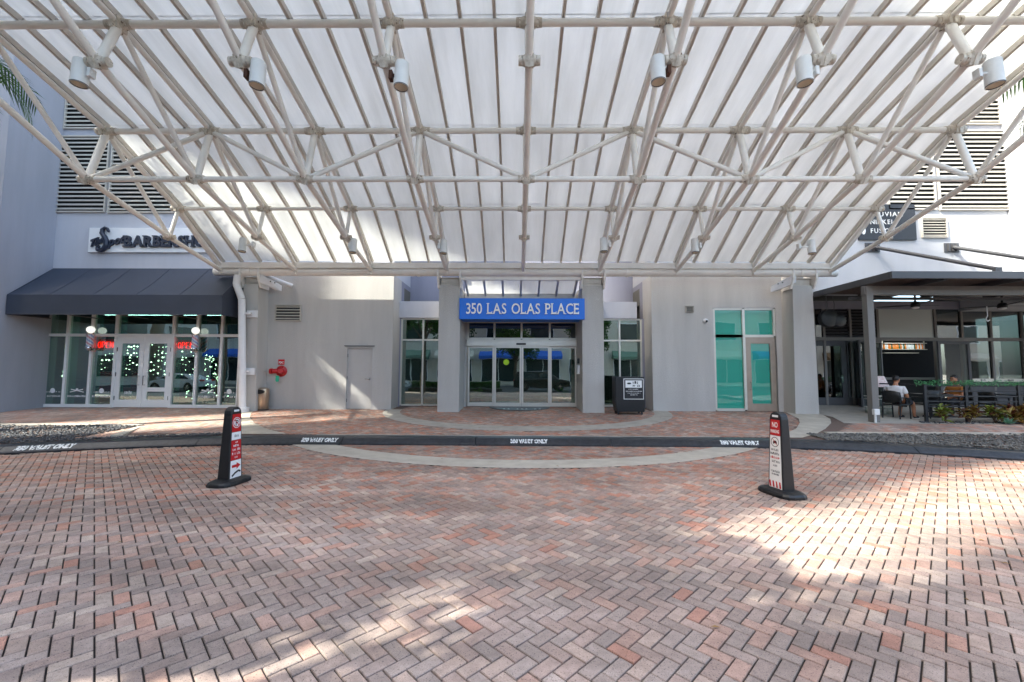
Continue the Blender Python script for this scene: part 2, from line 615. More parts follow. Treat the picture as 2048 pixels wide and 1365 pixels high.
def serif_line(s, h, depth, gap, space, bold=0, sw=.1):
    out, x = [], 0
    for ch in s:
        if ch == ' ':
            x += space
            continue
        mb, w = serif_letter(ch, h, depth, bold, sw)
        out.append((mb, x))
        x += w + gap
    return out, x - gap
def marks(mb, x0, x1, z, h, y, rnd, dens=.75):
    """a line of lettering too small to read: irregular little strokes"""
    x = x0
    while x < x1 - h * .2:
        w = h * rnd.uniform(.35, .75)
        if rnd.random() < dens:
            mb.box(x, x + h*.18, y - .001, y, z, z + h * rnd.uniform(.8, 1))
            if rnd.random() < .7: mb.box(x, x + w*.8, y - .0012, y, z + h*rnd.choice([0, .4, .8]), z + h*rnd.choice([.22, .6, 1]))
            if rnd.random() < .6: mb.box(x + w*.6, x + w*.8, y - .0014, y, z, z + h * rnd.uniform(.5, 1))
        x += w + h * .12
    return mb
# ================================================================ THE SETTING: ground, street, drive, kerb, pavement
def G(Y): return 0.15 + 0.04 * max(0.0, Y - 10.3)
def swp(px, py):
    d = ray(px, py)
    t = (CAM_H - 0.15 + 0.04 * 10.3) / (0.04 * d.y - d.z)
    p = Vector((0, 0, CAM_H)) + d * t
    if p.y < 10.3:
        p = Vector((0, 0, CAM_H)) + d * ((CAM_H - 0.15) / -d.z)
    return p
def KY(X): return 10.03 - .042 * max(0.0, abs(X + .1) - 4.6) ** 2           # front line of the kerb
W = 15.25                                                                 # facade plane
CX = 0.21                                                                 # axis of the canopy

mb = MB().quad((-400, -400, -.06), (400, -400, -.06), (400, 400, -.06), (-400, 400, -.06))
tag(mb.build('ground', 'concrete_dark'), kind='structure')
mb = MB().quad((-200, -19, -.02), (200, -19, -.02), (200, -2.2, -.02), (-200, -2.2, -.02))
tag(mb.build('street', 'asphalt'), kind='structure')
def strip(pts_a, pts_b, z=None, dz=0.0, thick=0):
    """sheet between two polylines lying on the pavement"""
    m = MB()
    for i in range(len(pts_a) - 1):
        q = [pts_a[i], pts_a[i+1], pts_b[i+1], pts_b[i]]
        m.quad(*[(p[0], p[1], (G(p[1]) if z is None else z) + dz) for p in q])
    m.f = [f if True else f for f in m.f]
    return m

# ---- herringbone paving
def herring(x0, x1, y0, y1, L=.2, ang=-45.0):
    """centres, long-axis angle of each brick of a 2:1 herringbone"""
    u = L / 2
    ca, sa = math.cos(R(ang)), math.sin(R(ang))
    n = int(max(x1 - x0, y1 - y0) / u) + 4
    cx, cy = (x0 + x1) / 2, (y0 + y1) / 2
    out = []
    for i in range(-n, n + 1):
        for j in range(-n // 2, n // 2 + 1):
            bx, by = i + 2 * j, i - 2 * j
            for (hx, hy, a) in ((bx + 1, by + .5, 0), (bx + .5, by + 2, 90)):
                X, Y = hx * u, hy * u
                px, py = cx + X * ca - Y * sa, cy + X * sa + Y * ca
                if x0 <= px <= x1 and y0 <= py <= y1: out.append((px, py, R(a + ang)))
    return out
def brick_geo(mb, cx, cy, a, z, L, B, H=.05, bev=.004, jit=.0012, rnd=random, simple=False, slope=0.0):
    ca, sa = math.cos(a), math.sin(a)
    k = len(mb.v)
    dz = rnd.uniform(-jit, jit)
    tx, ty = rnd.uniform(-jit, jit) * 6, rnd.uniform(-jit, jit) * 6
    rings = ((L/2 - bev, B/2 - bev, 0), (L/2, B/2, -bev)) if simple else ((L/2 - bev, B/2 - bev, 0), (L/2, B/2, -bev), (L/2, B/2, -H))
    for (hl, hb, h) in rings:
        for sx, sy in ((-1,-1),(1,-1),(1,1),(-1,1)):
            lx, ly = sx * hl, sy * hb
            x, y = cx + lx * ca - ly * sa, cy + lx * sa + ly * ca
            mb.v.append((x, y, z(y) + h + dz + tx * lx + ty * ly))
    mb.f.append((k, k+1, k+2, k+3))
    for r in range(len(rings) - 1):
        for i in range(4):
            j = (i + 1) % 4
            mb.f.append((k + 4*(r+1) + i, k + 4*(r+1) + j, k + 4*r + j, k + 4*r + i))
PAL = [lin(c) for c in ('a68c82', '9c908a', 'b29a8c', '90807a', 'b88a78', 'bd7a60', 'bf6a4a', '837b77', 'bfae9f', '7b726e')]
def pick(Y, rnd, red=None):
    r = min(1, max(0, (Y - 3.2) / 5.0)) if red is None else red
    w = [18 - 8*r, 16 - 8*r, 14 - 3*r, 13 - 6*r, 9 + 5*r, 2.2 + 11*r, .35 + 8.5*r, 7 - r, 9 + 2*r, 2 + 2*r]
    c = rnd.choices(PAL, w)[0]
    k = rnd.uniform(.87, 1.12)
    c = [(x + (y - x) * (.62 - .12*r)) * 1.24 for x, y in zip(c, (.352 + .035*r, .258 - .012*r, .215 - .035*r))]
    return (c[0]*k, c[1]*k, c[2]*k, 1)
def colour(me, cols, per):
    at_ = me.attributes.new('bc', 'FLOAT_COLOR', 'POINT')
    flat = []
    for c in cols: flat += list(c) * per
    at_.data.foreach_set('color', flat)

drive = thing('driveway', None, None, (0, 4, 0))
tag(drive, kind='structure')
m = MB()
xs = [-15 + .5*i for i in range(61)]
for a, b in zip(xs[:-1], xs[1:]):
    m.quad((a, -2.4, -.015), (b, -2.4, -.015), (b, KY(b) + .05, -.015), (a, KY(a) + .05, -.015))
m.build('joint_bed', 'joint_sand', drive)
rnd = random.Random(3)
RO, RI, RC = 7.62, 6.92, (0.17, 15.4)                                       # pale concrete arc laid in the drive
ring_r = lambda x, y: math.hypot(x - RC[0], y - RC[1])
bl = []
for (x, y, a) in herring(-13.5, 13.5, -2.3, 10.2):
    if y > KY(x) - .03 or RI + .03 < ring_r(x, y) < RO - .03: continue
    bl.append((x, y, a))
def vis(b):
    p = proj((b[0], b[1], 0))
    return p is not None and -30 < p[0] < 2078 and p[1] < 1385
bl.sort(key=lambda b: (0 if vis(b) else 1, math.hypot(b[0], b[1])))
variants = []
for i in range(40):
    mm = MB()
    brick_geo(mm, 0, 0, 0, lambda y: 0, .190, .090, rnd=rnd)
    me = mm.mesh('brick', 'paver')
    colour(me, [pick(2.8, rnd)], 12)
    variants.append(me)
for (x, y, a) in bl[:298]:
    inst(rnd.choice(variants), 'brick', drive, (x, y, rnd.uniform(-.0015, .0015)), (0, 0, a + math.pi * rnd.randint(0, 1)))
mm, cols = MB(), []
for (x, y, a) in bl[298:]:
    brick_geo(mm, x, y, a, lambda y: 0, .190, .090, rnd=rnd)
    cols.append(pick(y + rnd.gauss(0, .7), rnd))
o = mm.build('brick_field', 'paver', drive)
colour(o.data, cols, 12)
tag(o, kind='stuff')
# concrete arc
m = MB()
N = 60
a0 = math.pi * 1.5
for i in range(N):
    t0, t1 = a0 - .85 + 1.7 * i / N, a0 - .85 + 1.7 * (i + 1) / N
    q = [(RC[0] + r * math.cos(t), RC[1] + r * math.sin(t)) for t, r in ((t0, RI), (t0, RO), (t1, RO), (t1, RI))]
    q = [(x, min(y, KY(x) + .04)) for x, y in q]
    m.quad(*[(x, y, .003) for x, y in q])
m.build('concrete_arc', 'concrete', drive)

# ---- kerb
kerb = thing('kerb', None, None, (0, 10, 0))
tag(kerb, kind='structure')
PROF = [(-.0, -.05), (0, .03), (.02, .055), (.125, .138), (.17, .155), (.22, .16), (.46, .162), (.46, 0)]
cuts = [-16.9, -13.7, -10.5, -7.3, -4.1, -.95, 2.2, 5.4, 8.6, 11.8, 15.0]
for a, b in zip(cuts[:-1], cuts[1:]):
    m = MB()
    n = 10
    for i in range(n + 1):
        x = a + .006 + (b - a - .012) * i / n
        for dy, z in PROF: m.v.append((x, KY(x) + dy, z))
    k = len(PROF)
    for i in range(n):
        for j in range(k - 1):
            m.f.append((i*k + j, (i+1)*k + j, (i+1)*k + j + 1, i*k + j + 1))
    m.f.append(tuple(range(k)))
    m.f.append(tuple(n*k + i for i in reversed(range(k))))
    m.build('kerb_stone', 'kerb_black', kerb)
for px, w in ((92, .86), (635, .86), (1060, .88), (1487, .88)):
    xc = xx(px, 9.95 if px > 100 else 8.95, 885)
    mb = text_mb('350 VALET ONLY', .175, 0, bold=.013, width=w)
    out = []
    for (s, _, t) in mb.v:
        f = .12 + t / .12 * .8
        X = xc + s
        out.append((X, KY(X) + .02 + .105 * f - .0028, .055 + .083 * f + .0036))
    mb.v = out
    o = mb.build('stencil_lettering', 'stencil', kerb)

# ---- raised pavement
walk = thing('sidewalk', None, None, (0, 12, .15))
tag(walk, kind='structure')
m = MB()
for a, b in zip([-26 + .5*i for i in range(104)], [-25.5 + .5*i for i in range(104)]):
    kb = lambda x: KY(max(-15.5, min(15.5, x))) + .40
    ra = [kb(a), max(kb(a), 10.3), 19.0]
    rb = [kb(b), max(kb(b), 10.3), 19.0]
    for i in range(2):
        if ra[i+1] - ra[i] < 1e-6 and rb[i+1] - rb[i] < 1e-6: continue
        m.quad((a, ra[i], G(ra[i]) - .008), (b, rb[i], G(rb[i]) - .008), (b, rb[i+1], G(rb[i+1]) - .008), (a, ra[i+1], G(ra[i+1]) - .008))
m.build('mortar_bed', 'mortar_bed', walk)
inner_l = [swp(*p) for p in ((517, 822), (503, 832), (501, 841), (512, 853), (535, 863), (575, 872.5))]
outer_l = [swp(*p) for p in ((474, 822), (474, 832), (474, 841), (472, 853), (470, 863), (464, 873.5))]
inner_r = [swp(*p) for p in ((1574, 821), (1599, 833), (1601, 841), (1594, 853), (1572, 863), (1540, 871))]
outer_r = [swp(*p) for p in ((1640, 821), (1662, 833), (1664, 841), (1652, 853), (1636, 862), (1606, 871))]
def inner_bound(y, side):
    pl = inner_l if side < 0 else inner_r
    for p, q in zip(pl[:-1], pl[1:]):
        if (p.y - y) * (q.y - y) <= 0 and abs(p.y - q.y) > 1e-6:
            return p.x + (q.x - p.x) * (y - p.y) / (q.y - p.y)
    return -5.2 * (1 if side < 0 else -1) if y < 11 else 9.3 * side
RED = 1.0
def ell(x, y, a, b): return ((x - .35) / a) ** 2 + ((y - W) / b) ** 2
mm, cols = MB(), []
for (x, y, a) in herring(-9.6, 9.8, 10.3, 16.4):
    if y < KY(x) + .47 or y > W + (1.2 if -4.4 < x < 4.7 else 0): continue
    if not inner_bound(y, -1) + .02 < x < inner_bound(y, 1) - .02: continue
    if ell(x, y, 4.4, 3.35) > 1.02 and ell(x, y, 4.95, 4.1) < .98: continue
    brick_geo(mm, x, y, a, G, .194, .094, bev=.004, rnd=rnd, simple=True)
    cols.append(pick(y, rnd, RED))
o = mm.build('brick_field', 'paver_walk', walk)
colour(o.data, cols, 8)
tag(o, kind='stuff')
m = MB()
for i in range(48):
    t0, t1 = math.pi * (1 + i / 48), math.pi * (1 + (i + 1) / 48)
    q = [(.35 + a * math.cos(t), W + b * math.sin(t)) for t, a, b in ((t0, 4.4, 3.35), (t0, 4.95, 4.1), (t1, 4.95, 4.1), (t1, 4.4, 3.35))]
    m.quad(*[(x, y, G(y) + .005) for x, y in q])
m.build('concrete_arc', 'concrete_dark', walk)
strip(outer_l, inner_l, dz=.006).build('concrete_apron', 'concrete', walk)
strip(inner_r, outer_r, dz=.006).build('concrete_apron', 'concrete', walk)
m = MB()                                                     # concrete margin behind the kerb and at the building foot
for i in range(28):
    a, b = -4.9 + .35*i, -4.55 + .35*i
    m.quad((a, KY(a) + .455, G(10.5) + .002), (b, KY(b) + .455, G(10.5) + .002), (b, KY(b) + .53, G(10.56) + .004), (a, KY(a) + .53, G(10.56) + .004))
m.build('concrete_margin', 'concrete_dark', walk)
# shop pavement on the left, and restaurant path on the right: straight courses
def courses(x0, x1, y0, y1, ok, red, bw=.132, bl_=.2):
    mm, cols = MB(), []
    y, r = y0, 0
    while y < y1:
        x = x0 + (bw / 2 if r % 2 else 0)
        while x < x1:
            if ok(x, y):
                brick_geo(mm, x, y, R(90), G, bl_ - .007, bw - .007, bev=.005, rnd=rnd, simple=True)
                cols.append(pick(y, rnd, red))
            x += bw
        y += bl_
        r += 1
    return mm, cols
def ol(y):
    for p, q in zip(outer_l[:-1], outer_l[1:]):
        if (p.y - y) * (q.y - y) <= 0 and abs(p.y - q.y) > 1e-6: return p.x + (q.x - p.x) * (y - p.y) / (q.y - p.y)
    return -9.6
bedl_back = [swp(*p) for p in ((-260, 866), (0, 864), (60, 861), (118, 861.5))]
def left_ok(x, y): return x < ol(y) - .03 and y > KY(max(-15.5, x)) + .5 and not (x < -10.2 and y < 11.75) and not (x < -8.4 and y < KY(max(-15.5, x)) + .95)
mm, cols = courses(-20, -6.2, 9.3, 15.6, left_ok, .42)
o = mm.build('brick_courses', 'paver_walk', walk)
colour(o.data, cols, 8)
tag(o, kind='stuff')
def right_ok(x, y): return 11.25 + .02*(x-9) < y < 12.75 and x > 8.3 + (y - 11.2) * .95
mm, cols = courses(8.0, 20, 11.1, 12.8, right_ok, .75)
o = mm.build('brick_courses', 'paver_walk', walk)
colour(o.data, cols, 8)
tag(o, kind='stuff')
m = MB().quad((9.6, 12.72, G(12.72) + .006), (22, 12.72, G(12.72) + .006), (22, 17.6, G(17.6) + .006), (10.2, 17.6, G(17.6) + .006), (10.2, 14.0, G(14.0) + .006))
m.build('patio_slab', 'concrete_dark', walk)
m = MB()
for i in range(20):
    a, b = 7.9 + .6*i, 8.5 + .6*i
    e = lambda x: 11.02 + .02*(x - 9)
    m.box(a, b, e(a), e(a) + .2, .1, G(11.1) + .03)
m.build('concrete_edging', 'concrete', walk)
m = MB()
m.box(-20, -10.25, 11.55, 11.75, .1, G(11.6) + .03)
m.prism([(-10.25, 11.75, .1), (-10.25, 11.55, .1), (-9.45, KY(-9.4) + .85, .1), (-9.25, KY(-9.4) + .95, .1)], (0, 0, .1))
for i in range(12):
    a, b = -9.4 + .25*i, -9.15 + .25*i
    m.quad((a, KY(a) + .8, .165), (b, KY(b) + .8, .165), (b, KY(b) + .95, .166), (a, KY(a) + .95, .166))
m.build('concrete_edging', 'concrete_dark', walk)
# ---- a few fallen leaves on the drive and pavement
m = MB()
rl = random.Random(77)
for i in range(70):
    x, y = rl.uniform(-9, 9), rl.uniform(2.3, 14.2)
    if abs(y - KY(x) - .2) < .4: continue
    z = (.008 if y < KY(x) else G(y) + .012)
    a = rl.uniform(0, 6.28); s = rl.uniform(.018, .04)
    ca, sa = math.cos(a) * s, math.sin(a) * s
    m.quad((x - ca, y - sa, z), (x + sa*.4, y - ca*.4, z + .006), (x + ca, y + sa, z + .002), (x - sa*.4, y + ca*.4, z + .008))
tag(m.build('fallen_leaves', mat('dry_leaf', '8a6a3c', .8)), 'scattered dry leaves on the paving', 'leaves', kind='stuff')
# ---- stone beds (uncountable)
def stones(name, material, area, n, rnd, label):
    m = MB()
    while n > 0:
        x, y = area(rnd)
        if x is None: continue
        n -= 1
        r = rnd.uniform(.016, .034)
        k = len(m.v)
        m.ball((0, 0, 0), r, 5, 4, rnd.uniform(.8, 1.5), rnd.uniform(.7, 1.1), rnd.uniform(.35, .6))
        m.xf(T(x, y, G(y) + rnd.uniform(.005, .035)) @ Matrix.Rotation(rnd.uniform(0, 6.3), 4, 'Z') @ Matrix.Rotation(rnd.uniform(-.5, .5), 4, 'X'), k)
    return tag(m.build(name, material), label, 'stones', kind='stuff')
def area_l(r):
    x = r.uniform(-15.5, -7.2)
    y = r.uniform(KY(x) + .46, 11.55)
    if x > -10.2 and y > KY(x) + .83: return None, None
    return x, y
def area_r(r):
    x = r.uniform(7.3, 15.5)
    y = r.uniform(KY(x) + .46, 11.0 + .02*(x-9))
    return x, y
def area_p(r): return r.uniform(12.0, 18), r.uniform(12.75, 13.05)
stones('dark_pebbles', 'stone_dark', area_l, 5200, rnd, 'black pebble bed between the kerb and the barbershop paving')
stones('grey_pebbles', 'stone_grey', area_r, 5200, rnd, 'grey pebble strip behind the kerb in front of the restaurant')
stones('planting_pebbles', 'stone_dark', area_p, 350, rnd, 'pebbles under the croton plants along the patio rail')

# ================================================================ THE BUILDING
bld = thing('building', 'grey stucco building with sky light tinted into its upper walls behind the glass canopy', 'building', (0, W, G(W)))
TOP = 24.0
D1 = 18.2
def wall(mat_, *boxes):
    for b in boxes: o = MB().box(*b).build('wall', mat_, bld)
    return o
XL, XR = -17.05, 17.75                     # side walls
XE0, XE1 = -4.47, 4.84                     # entrance recess
SHX1, SHZ = -9.75, 4.25
DX0, DX1, DZ = xx(690, W, 800), xx(745, W, 800), zz(697, W, 715)
wall('stucco', (SHX1, DX0, W, W + .35, 0, DZ), (DX1, XE0, W, 16.3, 0, DZ), (SHX1, XE0 - .6, W, W + .35, DZ, 5.2), (XE0 - .6, XE0, W + .002, 16.3, DZ, 5.2))
wall('stucco_upper', (XL, SHX1 + .002, W, W + .35, SHZ, 7.6), (SHX1, XE0, W + .003, 17.7, 5.2, 7.6))
wall('stucco_sky_tint', (XL - .2, XE0, W + .004, 17.7, 7.6, TOP))
wall('stucco_sky_tint', (XL - 3, XL, 13.55, 15.6, 0, 4.5), (XL - 3, XL, 13.55, D1, 4.5, TOP))
wall('stucco_upper', (XL - 45, XL - 3, 12.9, D1, 0, TOP))
wall('stucco_shade', (XE0 - .3, XE0 - .001, 16.3, 17.7, 0, 5.2), (XE1 + .001, XE1 + .3, 16.3, 17.7, 0, 5.2))
TX0, TX1, TZ = xx(1430, W), xx(1556, W), zz(612, W, 1490)
wall('stucco', (XE1, TX0, W, 16.3, 0, TZ), (TX1, 10.2, W, W + .35, 0, TZ), (XE1, 10.2, W + .001, 16.3, TZ, 5.2))
wall('stucco_white', (XE1, XR, W + .003, 17.9, 5.2, 7.7), (10.2, XR, W + .004, W + .4, 4.55, 5.2))
wall('stucco_sky_tint', (XE1, XR + .2, W + .004, 17.9, 7.7, TOP))
wall('stucco_white', (XR, XR + 45, 13.7, D1, 4.2, TOP), (XR + 5.5, XR + 45, 13.7, D1, 0, 4.2))
wall('stucco_shade', (XE0, XE1, 17.65, 18.0, 4.2, TOP))
# sky-tinted bands over the side windows of the entrance recess
zb0, zb1 = zz(638, 16.1, 850), zz(605, 16.1, 850)
PX = [(-2.71, -1.97), (2.26, 3.0)]
wall('stucco_upper', (XE0 + .002, PX[0][0] + .3, 16.05, 17.6, zb0, zb1), (PX[1][0] + .3, XE1 - .3, 16.05, 17.6, zb0, zb1))
# entrance piers and the two outer battered columns
ZC = zz(571, 14.7)
for a, b in PX:
    m = MB().box(a, b, 14.66, 16.6, 0, ZC)
    m.build('pier', 'stucco', bld, bevel=.012)
for pts in ([(-9.62, .2), (-8.93, .2), (-9.03, ZC), (-9.55, ZC)], [(9.42, .2), (10.22, .2), (10.18, ZC), (9.50, ZC)]):
    m = MB().prism([(x, 14.62, z) for x, z in pts], (0, .64, 0))
    m.build('pier', 'stucco', bld, bevel=.012)
# roof slab inside so no light leaks from behind
wall('interior_dark', (XL, XR, 26.0, 26.3, 0, TOP), (XL, XR, 17.9, 26.0, 5.3, 5.5), (XL, XR, 17.7, 26, .30, .36))

# service door
d = MB().box(DX0 + .012, DX1 - .012, W + .06, W + .11, G(W) + .01, DZ - .045).build('service_door', 'door_paint', bld, bevel=.004)
MB().box(DX0, DX0 + .05, W - .012, W + .1, G(W), DZ).box(DX1 - .05, DX1, W - .012, W + .1, G(W), DZ).box(DX0 + .05, DX1 - .05, W - .012, W + .1, DZ - .05, DZ).build('frame', 'door_paint', d)
MB().box(DX0 - .05, DX1 + .05, W - .05, W + .01, DZ + .02, DZ + .045).build('drip_cap', 'dark_grey_metal', d)
hz_ = zz(761, W, 738)
m = MB().lathe([(.035, 0), (.035, -.02)], (DX1 - .13, W + .06, hz_), 12, 'y').tube((DX1 - .13, W + .06, hz_), (DX1 - .13, W - .0, hz_), .014)
m.tube((DX1 - .13, W + .0, hz_), (DX1 - .27, W + .0, hz_), .013).build('handle', 'chrome', d, smooth=True)
for z in (.6, 1.4, 2.2): MB().box(DX0 + .035, DX0 + .06, W + .03, W + .07, z, z + .12).build('hinge', 'dark_grey_metal', d)

# wall vents and louvres: frame, void and every slat a piece
def louvre(name, px0, px1, py0, py1, n, Y=W, mat_='louver', tilt=.5, pcx=None):
    a, b = at(px0, (py0 + py1) / 2, Y), at(px1, (py0 + py1) / 2, Y)
    x0, x1 = a.x, b.x
    xm = (px0 + px1) / 2
    z1, z0 = zz(py0, Y, xm), zz(py1, Y, xm)
    v = MB().box(x0 + .01, x1 - .01, Y - .012, Y - .004, z0 + .01, z1 - .01).build(name, 'louver_void', bld)
    t = min(.05, (z1 - z0) * .05)
    MB().box(x0 - t, x0, Y - .07, Y, z0 - t, z1 + t).box(x1, x1 + t, Y - .07, Y, z0 - t, z1 + t).box(x0, x1, Y - .07, Y, z1, z1 + t).box(x0, x1, Y - .07, Y, z0 - t, z0).build('frame', mat_, v)
    p = (z1 - z0) / n
    ms = MB()
    ms.prism([(x0, -.066, -p*.02), (x0, -.062, -p*.20), (x0, -.012, p*.30), (x0, -.014, p*.36)], (x1 - x0, 0, 0))
    me = ms.mesh('slat', mat_)
    for i in range(n): inst(me, 'slat', v, (0, Y, z0 + (i + .5) * p))
    return v
louvre('wall_vent', 552, 601, 616, 645, 5)
louvre('wall_vent', 1371, 1385, 610, 622, 3)
louvre('wall_vent', 1841, 1888, 431, 467, 7)
louvre('louvre_grille', 116, 212, 283, 431, 18)
louvre('louvre_grille', 222, 350, 283, 431, 18)
louvre('louvre_grille', 131, 262, 190, 264, 9)
louvre('louvre_grille', 1872, 2006, 256, 411, 18)
louvre('louvre_grille', 1770, 1860, 256, 411, 18)
louvre('louvre_grille', 1870, 1989, 150, 240, 11)

# glazing helper: frame bars and panes as pieces of one window
def window(name, xs, zs, Y, fm, gm, parent, bw=.06, depth=.1, skip=(), back=None):
    z0, z1 = zs[0], zs[-1]
    m = MB().box(xs[0] - bw/2, xs[0] + bw/2, Y - depth/2, Y + depth/2, z0, z1)
    w = m.build(name, fm, parent)
    for x in xs[1:]:
        MB().box(x - bw/2, x + bw/2, Y - depth/2, Y + depth/2, z0, z1).build('mullion', fm, w)
    for z in zs:
        for a, b in zip(xs[:-1], xs[1:]):
            MB().box(a + bw/2 - .001, b - bw/2 + .001, Y - depth/2 + .004, Y + depth/2 - .004, z - bw/2, z + bw/2).build('rail', fm, w)
    for i, (a, b) in enumerate(zip(xs[:-1], xs[1:])):
        for j, (c, e) in enumerate(zip(zs[:-1], zs[1:])):
            if (i, j) in skip: continue
            MB().box(a + bw/2, b - bw/2, Y - .006, Y + .006, c + bw/2, e - bw/2).build('pane', gm, w)
    return w
YG = 16.2
zf = G(YG) + .02
zr = zz(682, YG, 845)
window('window', [xx(803, YG), xx(846, YG), xx(890, YG)], [zf + .03, zr, zb0 - .03], YG, 'alu', 'glass_teal', bld)
window('window', [xx(1196, YG), xx(1240, YG), xx(1283, YG)], [zf + .03, zr, zb0 - .03], YG, 'alu', 'glass_teal', bld)
wall('stucco_shade', (xx(1283, YG) + .03, XE1, YG - .05, 16.6, 0, zb0), (XE0, xx(803, YG) - .03, YG - .05, 16.6, 0, zb0))

# sliding entrance
ex = [xx(p, YG) for p in (936, 989, 1043.5, 1100, 1154)]
zh0, zh1, zt = zz(693, YG), zz(678, YG), zz(645, YG)
w = window('transom', ex, [zh1, zt], YG, 'alu', 'glass_dark', bld, bw=.07)
hd = MB().box(ex[0] - .04, ex[-1] + .04, YG - .12, YG + .08, zh0, zh1 - .04).build('door_header', 'alu', bld, bevel=.006)
MB().box(xx(1033, YG), xx(1052, YG), YG - .15, YG - .12, zz(690.5, YG), zz(687, YG)).build('sensor', 'black_plastic', hd)
for i in range(4):
    a, b = ex[i], ex[i+1]
    yy = YG if i in (0, 3) else YG - .06
    dr = MB().box(a + .005, a + .07, yy - .025, yy + .025, zf, zh0).box(b - .07, b - .005, yy - .025, yy + .025, zf, zh0).box(a + .07, b - .07, yy - .024, yy + .024, zf, zf + .14).box(a + .07, b - .07, yy - .024, yy + .024, zh0 - .07, zh0).build('sliding_door' if i in (1, 2) else 'side_panel', 'alu', bld)
    MB().box(a + .07, b - .07, yy - .005, yy + .005, zf + .14, zh0 - .07).build('pane', 'glass_teal', dr)
MB().lathe([(.11, 0), (.11, -.004)], (xx(1013, YG), YG - .072, zz(725, YG)), 18, 'y').build('door_sticker', 'lime', bld)
wall('stucco', (ex[0] - .25, ex[0] - .04, YG - .05, 16.7, 0, 4.3), (ex[-1] + .04, ex[-1] + .25, YG - .05, 16.7, 0, 4.3))
# lobby behind the glass
for i in range(3):
    o = MB().box(-3.2 + i*2.4, -1.4 + i*2.4, 18.2, 18.5, 4.28, 4.31).build('lobby_fill_light', 'led', bld)  # glowing panels added to brighten the lobby
wall('interior_wall', (XE0, XE1, 22.5, 22.7, 0, 5), (XE0 - .1, XE0, 16.7, 22.5, 0, 5), (XE1, XE1 + .1, 16.7, 22.5, 0, 5), (XE0, XE1, 16.7, 22.5, 4.32, 4.42))
wall('interior_floor', (XE0, XE1, 16.25, 22.5, .30, G(16.2) + .01))

# teal-filmed window and door
tz1 = zz(668, W, 1480); tx_ = xx(1492, W)
zf2 = G(W) + .05
w = window('window', [TX0 + .03, tx_, TX1 - .03], [tz1, TZ - .03], W + .08, 'alu', 'glass_film', bld, bw=.09)
w2 = window('window', [TX0 + .03, tx_], [zf2, tz1], W + .08, 'alu', 'glass_film', bld, bw=.09)
MB().box(TX0 + .05, TX1 - .05, W + .1, W + .11, zf2, TZ - .05).build('window_film', 'teal_film', w)
dr = MB()
da, db = tx_ + .045, TX1 - .04
for a, b, c, e in ((da, da + .18, zf2 - .04, tz1 - .05), (db - .18, db, zf2 - .04, tz1 - .05), (da + .18, db - .18, zf2 - .04, zf2 + .22), (da + .18, db - .18, tz1 - .27, tz1 - .05)):
    dr.box(a, b, W + .03, W + .085, c, e)
dr = dr.build('glazed_door', 'alu_bronze', bld)
MB().box(da + .18, db - .18, W + .05, W + .06, zf2 + .22, tz1 - .27).build('pane', 'glass_film', dr)
hx, hz0 = da + .12, zz(768, W, 1503)
MB().path([(hx, W + .03, hz0 - .13), (hx, W - .05, hz0 - .13), (hx + .0, W - .05, hz0 + .13), (hx, W + .03, hz0 + .13)], .018).build('handle', 'chrome', dr, smooth=True)
# ================================================================ THE CANOPY
can = thing('glass_canopy', 'cream tubular steel canopy with milky glass panels over the drive', 'canopy', (CX, 14.6, 0))
SP = 2.625
def XI(i): return CX + SP * (i - 4)
EV = (14.61, zz(541, 14.61))
PT = [EV, (12.53, 6.61), (10.18, 7.68), (7.67, 8.35), (5.2, 8.72)]
d_ = ray(337, 481)
yb1 = XI(0) * d_.y / d_.x
BT = [(14.6, zz(545, 14.6)), (yb1, at(337, 481, yb1).z), (9.80, 6.27), (7.33, 7.33), (5.25, 8.62)]
def span_mesh(p, q, r, mname, n=10):
    """tube mesh between two points of the y-z plane, to be repeated on every truss line"""
    return MB().tube((0, p[0], p[1]), (0, q[0], q[1]), r, n).mesh('tube', mname, True)
def rep(name, me, lines):
    for i in lines: inst(me, name, can, (XI(i), 0, 0))
L9 = range(9)
for k in range(4):
    rep('rafter', span_mesh(PT[k], PT[k+1], .058, 'steel_cream'), L9)
    rep('bottom_chord', span_mesh(BT[k], BT[k+1], .067, 'steel_cream'), L9)
for k in (1, 2, 3):
    rep('strut', span_mesh(PT[k], BT[k], .08 if k > 1 else .055, 'steel_cream'), L9)
for k in (2, 3, 4):
    if k < 4: rep('diagonal', span_mesh(PT[k], BT[k-1], .055, 'steel_cream'), L9)
    else: rep('diagonal', span_mesh(PT[k-1], PT[k], .03, 'steel_cream'), [])
for k in (1, 2, 3, 4):
    me = MB().tube((0, PT[k][0], PT[k][1]), (SP, PT[k][0], PT[k][1]), .07 if k > 1 else .055, 12).mesh('tube', 'steel_cream', True)
    for i in range(8): inst(me, 'purlin', can, (XI(i), 0, 0))
me = MB().tube((0, BT[2][0], BT[2][1]), (SP, BT[2][0], BT[2][1]), .065, 12).mesh('tube', 'steel_cream', True)
for i in range(8): inst(me, 'tie_tube', can, (XI(i), 0, 0))
up = MB().tube((0, BT[2][0], BT[2][1]), (SP, PT[2][0], PT[2][1]), .06, 10).mesh('tube', 'steel_cream', True)
dn = MB().tube((0, PT[2][0], PT[2][1]), (SP, BT[2][0], BT[2][1]), .06, 10).mesh('tube', 'steel_cream', True)
for i in range(8): inst(up if i % 2 == 0 else dn, 'zigzag_brace', can, (XI(i), 0, 0))
